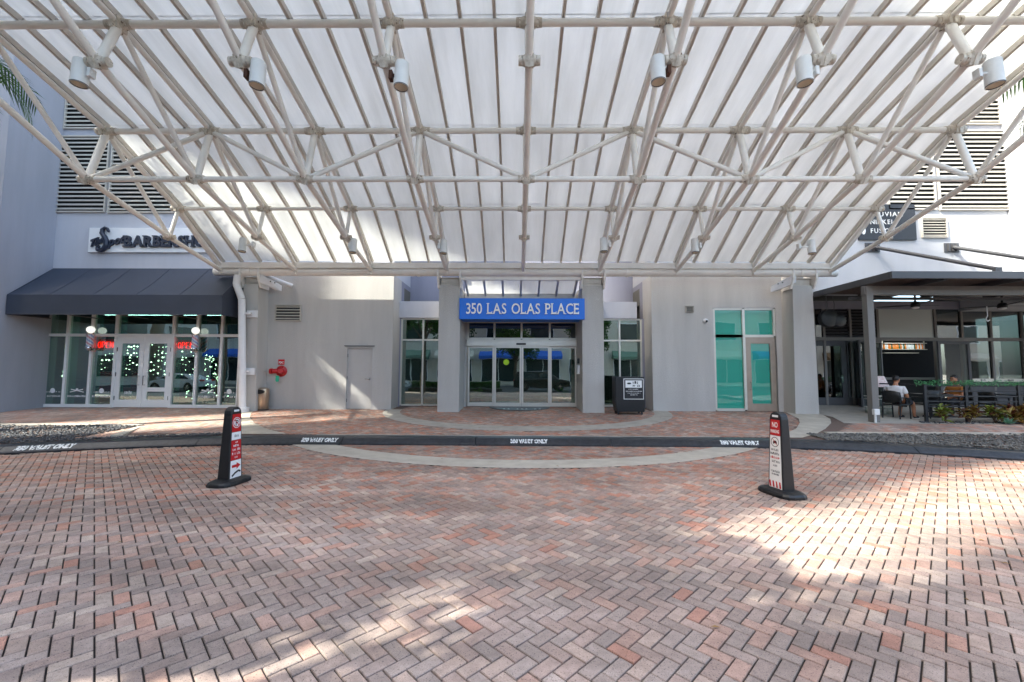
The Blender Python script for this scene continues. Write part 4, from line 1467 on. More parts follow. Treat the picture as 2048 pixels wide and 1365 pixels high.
# awning
za_, zf_, zv_ = 5.42, zz(597, 13.9, 240), zz(637, 13.9, 240)
ax0, ax1 = XL + .03, xx(444, 13.9, 600)
aw = thing('awning', 'navy grey fabric awning over the barbershop windows', 'awning', ((ax0 + ax1) / 2, W, zv_))
m = MB()
nx, ny = 40, 8
rw = random.Random(2)
for j in range(ny + 1):
    for i in range(nx + 1):
        u, v = i / nx, j / ny
        sag = -.035 * math.sin(math.pi * v) * (1 + .4 * math.sin(u * 24)) - .01 * rw.random() * math.sin(math.pi * v)
        m.v.append((ax0 + (ax1 - ax0) * u, W - .01 + (13.9 - W + .01) * v, za_ + (zf_ - za_) * v + sag))
for j in range(ny):
    for i in range(nx):
        k = j * (nx + 1) + i
        m.f.append((k, k + nx + 1, k + nx + 2, k + 1))
o = m.build('top_fabric', 'awning', aw, smooth=True)
for i in (8, 16, 24, 32):                               # stitched seams
    m = MB()
    for j in range(ny):
        a0_, a1_ = (Vector(o.data.vertices[jj * (nx + 1) + i].co) + Vector((0, -.004, .004)) for jj in (j, j + 1))
        m.tube(a0_, a1_, .007, 6)
    m.build('seam', 'awning', aw)
m = MB()
for i in range(nx + 1):
    x = ax0 + (ax1 - ax0) * i / nx
    m.v += [(x, 13.9, zf_), (x, 13.9 + .006 * math.sin(i * 1.9), (zf_ + zv_) / 2), (x, 13.905, zv_)]
for i in range(nx):
    for j in range(2): m.f.append((i*3 + j, i*3 + j + 1, i*3 + 4 + j, i*3 + 3 + j))
m.build('valance', 'awning', aw, smooth=True)
for x in (ax0, ax1):
    MB().prism([(x, 13.905, zv_), (x, 13.905, zf_), (x, W - .01, za_), (x, W - .01, zv_ + .02)], (-.006 if x == ax1 else .006, 0, 0)).build('side_fabric', 'awning', aw)
m = MB().path([(ax0, 13.92, zv_ + .02), (ax1, 13.92, zv_ + .02)], .018).path([(ax0, 13.92, zf_ - .02), (ax1, 13.92, zf_ - .02)], .018)
for i in range(5):
    x = ax0 + .03 + (ax1 - ax0 - .06) * i / 4
    m.path([(x, 13.93, zf_ - .03), (x, W, za_ - .06)], .018).path([(x, 13.93, zv_ + .03), (x, W, zv_ + .03)], .018)
m.build('frame', 'dark_grey_metal', aw)

# barber poles
for k, (px, lab) in enumerate(((181, 'left barber pole with white globe between the first shop windows'), (391, 'right barber pole with white globe beside the double doors'))):
    x, y = xx(px, YS - .2, 690), YS - .22
    z0_, z1_, zg = zz(703, y, px), zz(677, y, px), zz(669, y, px)
    t = thing('barber_pole', lab, 'barber pole', (x, y, z0_), 'barber poles')
    MB().lathe([(.05, z0_ - .12), (.1, z0_ - .06), (.13, z0_ - .02), (.12, z0_ + .02)], (x, y, 0), 16).box(x - .03, x + .03, y, YS - .06, z0_ - .1, z0_ - .02).build('lower_bracket', 'chrome', t, smooth=True)
    MB().box(x - .03, x + .03, y, YS - .06, z1_ - .02, z1_ + .04).build('upper_bracket', 'chrome', t)
    n, H_ = 16, z1_ - z0_
    m1, m2, m3 = MB(), MB(), MB()
    for i in range(24):
        for j in range(12):
            tgt = (m1, m2, m3, m2)[((i + j * 2) // 3) % 4]
            a0_, a1_ = 2*math.pi*i/24, 2*math.pi*(i+1)/24
            h0, h1 = z0_ + H_*j/12, z0_ + H_*(j+1)/12
            tgt.quad(*[(x + .1*math.cos(t_), y + .1*math.sin(t_), h) for t_, h in ((a0_, h0), (a1_, h0), (a1_, h1), (a0_, h1))])
    m1.build('stripe', 'pink_stripe', t); m2.build('cylinder', 'white_paint', t); m3.build('stripe', 'blue_stripe', t)
    MB().lathe([(.12, z1_), (.13, z1_ + .03), (.1, z1_ + .06)], (x, y, 0), 16).build('cap', 'chrome', t, smooth=True)
    MB().ball((x, y, zg + .03), .125, 18, 12).build('globe', 'globe', t, smooth=True)
# neon signs just inside the glass
for px, s, lab in ((211, 'OPEN', 'red neon OPEN sign in the window left of the shop doors'), (371, 'OPEN', 'red neon OPEN sign in the window right of the shop doors')):
    y = YS + .12
    x, z = xx(px, y, 700), zz(706, y, px)
    t = thing('neon_sign', lab, 'neon sign', (x, y, z), 'red neon OPEN signs')
    MB().box(x - .36, x + .36, y + .012, y + .03, z - .03, z + .36).build('backing', 'neon_dim', t)
    for j, ch in enumerate(s):
        mb = text_mb(ch, .36, .02, bold=-.012, width=.105)
        xm_ = (min(v[0] for v in mb.v) + max(v[0] for v in mb.v)) / 2
        mb.v = [(v[0] - xm_ + x - .225 + j * .15, v[1] + y, v[2] + z + .04) for v in mb.v]
        mb.build('letter', 'neon_red', t)
# interior: room shell, mirror wall with lights, counters, chairs, tree
ixa, ixb = XL - 2.8, -9.7
wall('interior_wall', (ixa, ixb, 21.2, 21.3, 0, 4.4), (ixa - .05, ixa, 15.6, 21.2, 0, 4.4), (ixb, ixb + .05, 15.6, 21.2, 0, 4.4), (ixa, ixb, 15.6, 21.2, 4.3, 4.4))
wall('interior_floor', (ixa, ixb, 15.45, 21.2, .2, gz - .02))
t = MB().box(xx(100, 16.3), xx(132, 16.3), 16.3, 16.36, gz, 3.1).build('wood_partition', 'interior_wood')
tag(t, 'brown wooden partition behind the leftmost shop window', 'partition')
def light_curtain(x0, x1, y, z0, z1, nx_, nz_, lab):
    t = thing('light_curtain', lab, 'string lights', ((x0 + x1) / 2, y, z0), 'string lights in the barbershop')
    w_, b_ = MB(), MB()
    r_ = random.Random(int(abs(x0) * 100))
    for i in range(nx_):
        x = x0 + (x1 - x0) * i / (nx_ - 1)
        w_.tube((x, y, z0), (x, y, z1), .007, 4)
        for j in range(nz_):
            if r_.random() < .42: continue
            b_.ball((x + r_.uniform(-.03, .03), y - .02, z0 + (z1 - z0) * (j + r_.random() * .7) / nz_), r_.choice([.012, .016, .02, .03]), 6, 4)
    w_.build('wires', 'black_metal', t)
    tag(b_.build('bulbs', 'bulb', t), kind='stuff')
light_curtain(xx(190, 17), xx(226, 17), 17.0, 1.3, 3.0, 6, 9, 'string of small white lights behind the third shop window')
light_curtain(xx(242, 17), xx(280, 17), 17.0, 1.5, 3.1, 7, 10, 'string of small white lights seen through the left shop door')
light_curtain(xx(296, 17), xx(338, 17), 17.0, 1.5, 3.1, 7, 10, 'string of small white lights seen through the right shop door')
light_curtain(xx(350, 17), xx(388, 17), 17.0, 1.5, 2.9, 6, 8, 'string of small white lights behind the window right of the doors')
light_curtain(xx(129, 15.8), xx(133, 15.8), 15.8, 1.4, 3.0, 2, 8, 'hanging white lights beside the wooden partition')
# mirrors / shelving wall
for i in range(5):
    x = -16.2 + i * 1.25
    t = MB().box(x, x + .85, 21.0, 21.08, 1.3, 3.2).build('mirror', 'interior_dark')
    tag(t, ['first', 'second', 'third', 'fourth', 'fifth'][i] + ' dark mirror from the left on the barbershop rear wall', 'mirror', 'barbershop mirrors')
t = thing('ceiling_light', 'long white strip added on the barbershop ceiling to brighten the room', 'light', ((ixa + ixb) / 2, 18.6, 4.1))  # added glowing strip that lifts the room behind the shop glass
MB().box(ixa + 1, ixb - 1, 18.5, 18.75, 4.15, 4.22).build('tray', 'white_paint', t)
MB().box(ixa + 1.05, ixb - 1.05, 18.53, 18.72, 4.135, 4.149).build('tube', 'led', t)
t = thing('counter', 'dark reception counter inside the barbershop', 'counter', (xx(200, 17.6), 17.6, gz))
MB().box(xx(165, 17.6), xx(235, 17.6), 17.4, 18.0, gz, 1.25).build('body', 'interior_dark', t)
MB().box(xx(163, 17.6), xx(237, 17.6), 17.35, 18.05, 1.25, 1.31).build('counter_top', 'interior_wall', t)
for px, lab in ((196, 'red barber chair behind the third shop window'), (266, 'red barber chair seen through the left shop door')):
    x, y = xx(px, 16.6), 16.6
    t = thing('barber_chair', lab, 'chair', (x, y, gz))
    MB().box(x - .3, x + .3, y - .25, y + .3, gz + .5, gz + .65).build('seat', 'red', t, bevel=.04)
    MB().box(x - .28, x + .28, y + .25, y + .37, gz + .6, gz + 1.25).build('backrest', 'red', t, bevel=.04)
    for s in (-1, 1): MB().box(x + s*.34 - .04, x + s*.34 + .04, y - .2, y + .3, gz + .75, gz + .82).build('armrest', 'black_plastic', t)
    MB().lathe([(.3, 0), (.28, .04), (.06, .06), (.06, .5)], (x, y, gz), 16).build('pedestal', 'chrome', t, smooth=True)
def needle_tree(x, y, z, h, r, lab):
    t = thing('christmas_tree', lab, 'christmas tree', (x, y, z))
    MB().tube((x, y, z), (x, y, z + h * .95), .05, 8, .01).build('trunk', 'bark', t)
    m, b_ = MB(), MB()
    r_ = random.Random(6)
    for i in range(1500):
        f = r_.random() ** .8
        zz_ = z + .15 + (h - .15) * f
        rad = r * (1 - f) * r_.uniform(.35, 1.05) + .02
        a_ = r_.uniform(0, 6.283)
        c = Vector((x + rad * math.cos(a_), y + rad * math.sin(a_), zz_))
        d = Vector((math.cos(a_), math.sin(a_), -.4 + r_.uniform(-.3, .3))) * .13
        s = d.cross(Vector((0, 0, 1))).normalized() * .035
        m.quad(c - s, c + s, c + d + s * .3, c + d - s * .3)
        if i % 14 == 0: b_.ball(tuple(c + d), .02, 6, 4)
    tag(m.build('needles', 'pine', t), kind='stuff')
    tag(b_.build('fairy_lights', 'bulb', t), kind='stuff')
needle_tree(xx(417, 16.6), 16.6, gz, 2.0, .62, 'dark christmas tree with white lights behind the shop window')
t = thing('coat_figure', 'ochre and navy coats on a rack behind the rightmost shop window', 'coat rack', (xx(462, 16.4), 16.4, gz))
x = xx(462, 16.4)
MB().tube((x, 16.4, gz), (x, 16.4, gz + 1.9), .03).lathe([(.25, gz), (.22, gz + .03)], (x, 16.4, 0), 14).build('stand', 'black_metal', t)
for s, mt in ((-1, mat('ochre', 'a87a2c', .8)), (1, 'navy')):
    MB().lathe([(.05, gz + 1.8), (.17, gz + 1.7), (.2, gz + 1.2), (.23, gz + .8)][::-1], (x + s*.17, 16.4, 0), 12).build('coat', mt, t, smooth=True)

# ================================================================ RESTAURANT ON THE RIGHT
YR = 17.2
fz = G(YR) + .015
def rx(p): return xx(p, YR, 720)
def rz_(p): return zz(p, YR, 1840)
rest = thing('restaurant_shopfront', 'grey framed restaurant glass front with open folding doors behind the patio', 'shopfront', (rx(1840), YR, fz))
zhd, ztr = rz_(612), rz_(672)
bars = [1630, 1650, 1703, 1741, 1758, 1874, 1927, 1985, 2048, 2120]
for p in bars:
    MB().box(rx(p) - .045, rx(p) + .045, YR - .06, YR + .06, fz, zhd).build('mullion', 'patio_grey', rest)
MB().box(rx(1600), rx(2130), YR - .07, YR + .07, ztr - .06, ztr + .07).build('rail', 'patio_grey', rest)
MB().box(rx(1600), rx(2130), YR - .08, YR + .3, zhd, 4.6).build('header', 'stucco_shade', rest)
for a_, b_, kind in ((1600, 1650, 'p'), (1650, 1703, 'l'), (1703, 1741, 'l'), (1741, 1758, 'l'), (1758, 1874, 'f'), (1874, 1927, 'p'), (1927, 1985, 'p'), (1985, 2048, 'p'), (2048, 2120, 'p')):
    x0, x1 = rx(a_) + .045, rx(b_) - .045
    if kind == 'l':
        v = MB().box(x0, x1, YR + .03, YR + .04, ztr + .07, zhd).build('louvre_back', 'louver_void', rest)
        me = MB().prism([(x0, -.03, -.035), (x0, -.02, -.04), (x0, .025, .02), (x0, .015, .028)], (x1 - x0, 0, 0)).mesh('slat', 'dark_grey_metal')
        for i in range(9): inst(me, 'slat', v, (0, YR, ztr + .13 + i * (zhd - ztr - .1) / 9))
    else:
        MB().box(x0, x1, YR - .006, YR + .006, ztr + .07, zhd).build('pane', mat('frosted_pane', 'c4c9c4', .35) if kind == 'f' else 'glass_dark', rest)
def leaf(name, p, q, gm, bw=.12, par=rest, z1=None, foot=.3):
    """one framed door leaf between two plan points"""
    p, q = Vector((*p, 0)), Vector((*q, 0))
    d = (q - p).normalized()
    z1 = z1 or ztr - .08
    m = MB()
    def b(u0, u1, za, zb, th=.05):
        m.bar(p + d*u0 + Vector((0, 0, (za + zb)/2)), p + d*u1 + Vector((0, 0, (za + zb)/2)), th, zb - za)
    L_ = (q - p).length
    b(0, bw, fz, z1); b(L_ - bw, L_, fz, z1); b(bw, L_ - bw, fz, fz + foot, .048); b(bw, L_ - bw, z1 - bw, z1, .048)
    o = m.build(name, 'dark_grey_metal', par)
    g = MB().bar(p + d*bw + Vector((0, 0, (fz + foot + z1 - bw)/2)), p + d*(L_ - bw) + Vector((0, 0, (fz + foot + z1 - bw)/2)), .01, z1 - bw - fz - foot).build('pane', gm, o)
    return o
o = leaf('glazed_door', (rx(1612), YR - .02), (rx(1692), YR - .02), 'glass_dark', .2)
hx, hz_ = rx(1682), rz_(752)
MB().box(hx - .04, hx + .04, YR - .06, YR - .045, hz_ - .15, hz_ + .15).tube((hx, YR - .1, hz_ + .05), (hx - .13, YR - .1, hz_ + .05), .014).tube((hx, YR - .05, hz_ + .05), (hx, YR - .1, hz_ + .05), .014).build('handle', 'chrome', o)
leaf('glazed_door', (rx(1694), YR - .02), (rx(1712), YR - .02), 'glass_dark', .05)
for i, (a_, b_, ya, yb) in enumerate(((1716, 1722, YR - .1, YR - .75), (1722, 1733, YR - .78, YR - .15), (1738, 1766, YR - .55, YR - .12))):
    leaf('folding_door', (xx(a_, ya), ya), (xx(b_, yb), yb), 'glass_clear', .08)
leaf('folding_door', (xx(1879, YR - .3), YR - .3), (rx(1938), YR - .06), 'glass_clear', .12)
zw0 = rz_(756)
for a_, b_ in ((1940, 1985), (1987, 2046), (2050, 2118)):
    MB().box(rx(a_) + .03, rx(b_) - .03, YR - .006, YR + .006, zw0 + .12, ztr - .06).build('pane', 'glass_dark', rest)
    MB().box(rx(a_), rx(b_), YR - .05, YR + .05, fz, zw0 + .0).build('sill_panel', 'dark_grey_metal', rest)
    s = MB().box(rx(a_) + .03, rx(b_) - .03, YR - .055, YR - .03, zw0 + .002, zw0 + .12).build('sill_strip', 'alu', rest)
    m = MB()
    cxm = (rx(a_) + rx(b_)) / 2
    marks(m, cxm - .12, cxm + .12, zw0 + .03, .08, YR - .056, rr, 1)
    m.build('emblem', 'black_metal', s)
MB().box(10.15, 10.45, W + .05, YR, 0, 5.2).build('return_wall', 'stucco', rest)
MB().box(rx(2050), rx(2075), YR - .35, YR - .08, fz, rz_(636)).build('pilaster', 'stucco_white', rest)
# restaurant interior
wall('interior_dark', (10.4, XR + 6, 22.2, 22.3, 0, 5), (10.35, 10.4, YR + .3, 22.2, 0, 5), (10.4, XR + 6, YR + .3, 22.2, 4.5, 4.6))
wall('interior_floor', (10.4, XR + 6, YR + .05, 22.2, .3, fz))
t = thing('bar_counter', 'long pale bar counter inside the open restaurant front', 'counter', (rx(1820), 18.2, fz))
MB().box(xx(1752, 18.2), xx(1880, 18.2), 18.0, 18.5, fz, zz(756, 18.2)).build('body', 'interior_dark', t)
MB().box(xx(1748, 18.2), xx(1884, 18.2), 17.9, 18.6, zz(756, 18.2), zz(752, 18.2)).build('counter_top', 'patio_grey', t)
t = thing('bottle_rack', 'hanging rack of faintly glowing bottles above the bar', 'rack', (xx(1800, 19), 19.0, zz(705, 19)))
ra, rb = xx(1768, 19), xx(1852, 19)
for py in (685, 697, 704): MB().box(ra, rb if py < 700 else xx(1835, 19), 18.85, 19.15, zz(py, 19), zz(py, 19) + .025).build('shelf', 'alu', t)
for x in (ra, rb): MB().box(x - .015, x + .015, 18.98, 19.02, zz(697, 19), 4.5).build('hanger', 'alu', t)
r_ = random.Random(8)
cols_ = [mat('amber_glow', 'c87a2a', .2, emit='d08030', estr=.04), mat('clear_bottle_glow', 'c8d0d0', .1, emit='c8d8e0', estr=.03), mat('green_bottle', '2a5a3a', .15)]  # faint emission stands for light on the bottles
for i in range(26):
    x = ra + .08 + (rb - ra - .16) * i / 25
    z = zz(697, 19) + .025
    MB().lathe([(.034, z), (.034, z + .16), (.013, z + .2), (.013, z + .26)], (x, 19.0, 0), 8).build('bottle', r_.choice(cols_), t, smooth=True)
t = thing('ceiling_light', 'bright strip light over the restaurant bar', 'light', (rx(1815), 18.4, 3.2))
MB().box(xx(1760, 18.4), xx(1862, 18.4), 18.35, 18.45, zz(677, 18.4), zz(673, 18.4)).build('tube', 'led', t)

# patio roof: fascia, soffit, beam, posts, tie rods
yf, pxl = 12.1, xx(1781, 12.1, 548)
zr1, zr0 = zz(538, yf, 1781), zz(549, yf, 1781)
xr = 24.0
roof = thing('patio_roof', 'flat dark metal patio roof on grey posts before the restaurant', 'patio roof', (14, 13.6, G(13)))
MB().box(pxl, xr, yf, W - .003, zr1 - .04, zr1).build('roof_sheet', 'dark_grey_metal', roof)
MB().box(pxl - .02, xr, yf - .05, yf + .02, zr0 - .03, zr1 + .02).box(pxl - .03, pxl + .04, yf + .02, W - .003, zr0 - .03, zr1 + .02).build('fascia', 'dark_grey_metal', roof, bevel=.01)
for i in range(14):
    a_ = pxl + .05 + i * .95
    MB().box(a_, a_ + .935, yf + .03, W - .01, zr1 - .075, zr1 - .045).build('soffit_board', 'patio_soffit', roof)
yb_ = 13.0
zb1_, zb0_ = zz(566, yb_, 1800), zz(584, yb_, 1800)
MB().box(xx(1724, yb_, 570), xr, yb_ - .07, yb_ + .07, zb0_, zb1_).build('beam', 'patio_grey', roof, bevel=.008)
MB().box(xx(1736, yb_), xr, yb_ + .5, yb_ + .6, zb0_ - .05, zb0_ + .03).build('purlin', 'dark_grey_metal', roof)
for px in (1738, 2170):
    x = xx(px + 3, yb_, 700)
    MB().box(x - .1, x + .1, yb_ - .1, yb_ + .1, G(yb_), zb1_ - .002).build('post', 'patio_grey', roof, bevel=.008)
for i in range(5): MB().box(12.2 + i*2.2, 12.28 + i*2.2, yf + .05, W - .02, zb1_ + .002, zr1 - .08).build('joist', 'dark_grey_metal', roof)
for a_, b_ in (((1746, 488), (1993, 530)), ((1905, 487), (2190, 528))):
    p, q = at(*a_, W - .08), at(*b_, 12.9)
    pl = MB().box(p.x - .26, p.x + .26, W - .03, W - .003, p.z - .17, p.z + .17)
    for u in (-.16, -.02, .12): pl.box(p.x + u, p.x + u + .05, W - .09, W - .03, p.z - .13, p.z + .13)
    pl.build('anchor_plate', 'dark_grey_metal', roof)
    rod = MB().tube(p, q, .062, 12).build('tie_rod', 'dark_grey_metal', roof, smooth=True)
    MB().tube(q, q + Vector((0, 0, -.12)), .07, 12).box(q.x - .1, q.x + .1, q.y - .05, q.y + .05, zr1, q.z + .05).build('rod_foot', 'dark_grey_metal', rod)
# socket box at the post foot
c = at(1755, 819, yb_ - .2)
t = thing('socket_box', 'white metal socket box on a conduit at the foot of the patio post', 'socket', (c.x, yb_ - .18, G(yb_)))
MB().box(c.x - .08, c.x + .08, yb_ - .22, yb_ - .12, c.z - .07, c.z + .1).build('box', 'lamp_white', t, bevel=.01)
MB().tube((c.x - .03, yb_ - .17, G(yb_)), (c.x - .03, yb_ - .17, c.z - .07), .03).build('conduit', 'lamp_white', t)
# ceiling fans
for px, py, ang, lab in ((1830, 604, 12, 'black ceiling fan left, above the seated diners'), (2004, 604, 8, 'black ceiling fan right, near the edge of the patio')):
    y = 14.2
    c = at(px, py, y)
    t = thing('ceiling_fan', lab, 'ceiling fan', (c.x, y, c.z))
    MB().lathe([(.03, .5), (.03, .12), (.1, .09), (.13, .0), (.12, -.06)][::-1], (c.x, y, c.z), 16).build('motor', 'black_metal', t, smooth=True)
    MB().lathe([(.1, -.06), (.09, -.1), (.03, -.12)][::-1], (c.x, y, c.z), 16).build('lamp', 'lamp_white', t, smooth=True)
    for k in range(3):
        a_ = R(ang + 120 * k)
        d = Vector((math.cos(a_), math.sin(a_), .03))
        s = Vector((-math.sin(a_), math.cos(a_), .12))
        p = Vector((c.x, y, c.z))
        m = MB().prism([p + d*.12 - s*.05, p + d*.12 + s*.05, p + d*.5 + s*.09, p + d*.98 + s*.06, p + d*1.0 - s*.02, p + d*.5 - s*.07], (0, 0, .012))
        m.build('blade', 'black_metal', t)
# hanging cable coil and speaker by the column
c = at(1655, 632, 14.9)
t = thing('outdoor_speaker', 'black round speaker with cable hanging under the patio roof corner', 'speaker', (c.x, 14.9, c.z))
MB().lathe([(.12, -.16), (.3, -.12), (.32, .0), (.28, .12), (.15, .16)], tuple(c), 18, 'y').build('body', 'black_plastic', t, smooth=True)
MB().lathe([(.1, -.12), (.22, -.08), (.2, .1)], (c.x + .32, 14.85, c.z - .08), 16, 'y').build('horn', 'black_plastic', t, smooth=True)
MB().path([(c.x, 14.9, c.z + .3), (c.x - .02, 14.9, zr0 - .05)], .02).path([(c.x + .22, 14.9, c.z + .2), (c.x + .25, 14.9, c.z + .5), (c.x + .21, 14.9, zr0 - .05)], .012).build('hanger', 'dark_grey_metal', t)
c = at(1975, 630, 14.0)
t = MB().path([(c.x, 14.0, c.z + .42), (c.x, 14.0, c.z + .1), (c.x - .06, 14.0, c.z), (c.x, 14.0, c.z - .08), (c.x + .07, 14.0, c.z - .02)], .014).build('cable_hook', 'lamp_white')
tag(t, 'white hook of cable hanging from the patio beam', 'cable')

# railing with boxwood garland
yr_ = 13.05
zb = G(yr_)
z0r, z1r = zz(838, yr_, 1850), zz(762, yr_, 1850)
xr0 = xx(1852, yr_, 800)
rail = thing('patio_railing', 'black metal patio railing with thin horizontal bars', 'railing', (xr0 + 3, yr_, zb))
for x in (xr0, xx(1934, yr_, 800), xx(2040, yr_, 800), 16.6, 18.6):
    MB().box(x - .04, x + .04, yr_ - .03, yr_ + .03, zb, z1r).build('post', 'black_metal', rail)
for k in range(7):
    z = zb + .16 + k * (z1r - zb - .2) / 6
    MB().box(xr0, 19, yr_ - .014, yr_ + .014, z - .019, z + .019).build('bar', 'black_metal', rail)
MB().box(xr0, xr0 + .04, yr_ + .03, yr_ + 1.6, z1r - .04, z1r).build('return_bar', 'black_metal', rail)
m = MB()
r_ = random.Random(12)
for i in range(2600):
    x = r_.uniform(xr0 - .25, 18.5)
    a_ = r_.uniform(0, 6.283)
    rad = .085 * math.sqrt(r_.random()) * (1 + .3 * math.sin(x * 7))
    c = Vector((x, yr_ + rad * math.cos(a_), z1r + .04 + rad * math.sin(a_)))
    d = Vector((r_.gauss(0, 1), r_.gauss(0, 1), r_.gauss(0, 1))).normalized()
    s = d.orthogonal().normalized() * .016
    m.quad(c, c + d * .02 + s, c + d * .045, c + d * .02 - s)
gl = m.build('garland', 'garland_leaf')
tag(gl, 'green artificial boxwood garland along the patio railing top', 'garland')

# tables and chairs
def table(px, y, lab):
    x = xx(px, y, 790)
    t = thing('patio_table', lab, 'table', (0, 0, 0))
    MB().box(-.38, .38, -.38, .38, .71, .745).build('table_top', 'table_dark', t, bevel=.008)
    MB().tube((0, 0, .03), (0, 0, .71), .035).build('column', 'black_metal', t)
    MB().box(-.27, .27, -.03, .03, 0, .03).box(-.03, .03, -.27, .27, .001, .031).build('base', 'black_metal', t)
    place(t, (x, y, G(y) + .01))
def chair(x, y, rz, lab):
    """rattan armchair facing +x before turning"""
    t = thing('patio_chair', lab, 'chair', (0, 0, 0), 'dark armchairs on the patio')
    MB().box(-.24, .24, -.25, .25, .41, .46).build('seat', 'black_plastic', t, bevel=.015)
    m = MB()
    n = 8
    for i in range(n + 1):
        u = -1 + 2 * i / n
        for z, off in ((.5, -.24), (.7, -.27), (.88 - .05*u*u, -.31)):
            m.v.append((off + .09*u*u, u*.25, z)); 
    for i in range(n):
        for j in range(2): m.f.append((i*3+j, i*3+3+j, i*3+4+j, i*3+1+j))
    o = m.build('backrest', 'black_plastic', t, smooth=True)
    sm = o.modifiers.new('solid', 'SOLIDIFY'); sm.thickness = .03
    for s in (-1, 1):
        MB().tube((.22, s*.24, 0), (.2, s*.24, .66), .02, 8).build('leg', 'black_plastic', t)
        MB().tube((-.27, s*.24, 0), (-.22, s*.24, .66), .02, 8).build('leg', 'black_plastic', t)
        MB().box(-.25, .24, s*.24 - .025, s*.24 + .025, .64, .67).build('armrest', 'black_plastic', t, bevel=.008)
    place(t, (x, y, G(y) + .01), rz)
YM = 13.75
xm = xx(1795, YM, 790)
chair(xm - .03, YM, R(18), 'dark armchair under the man in the white shirt')
chair(xx(1850, YM + .2, 790), YM + .15, R(100), 'dark armchair turned away beside the railing end')
table(1862, YM + .35, 'small dark patio table between the two diners')
xm2 = xx(1912, YM + .35, 770)
chair(xm2 + .05, YM + .35, R(180), 'dark armchair under the man in the tan shirt')
chair(xx(1985, YM + .2), YM + .2, R(0), 'dark armchair at the second table behind the railing')
table(2030, YM + .3, 'small dark patio table near the right edge behind the railing')
chair(xx(2075, YM + .3), YM + .3, R(180), 'dark armchair at the right edge behind the railing')
# menu stand
c = at(1765, 800, 14.6)
t = thing('menu_stand', 'menu stand with pale red sheets beside the patio post', 'menu stand', (c.x, 14.6, G(14.6)))
MB().box(c.x - .3, c.x + .3, 14.55, 14.95, G(14.6), zz(790, 14.6)).build('cabinet', 'glass_clear', t)
for z in (812, 796, 790): MB().box(c.x - .31, c.x + .31, 14.54, 14.96, zz(z, 14.6), zz(z, 14.6) + .02).build('shelf', 'alu', t)
MB().prism([(c.x - .3, 14.6, zz(771, 14.6)), (c.x + .3, 14.6, zz(771, 14.6)), (c.x + .3, 14.8, zz(750, 14.6)), (c.x - .3, 14.8, zz(750, 14.6))], (0, .02, .01)).build('menu_board', 'paper_red', t)
MB().tube((c.x, 14.8, zz(790, 14.6)), (c.x, 14.75, zz(762, 14.6)), .02).build('stem', 'black_metal', t)

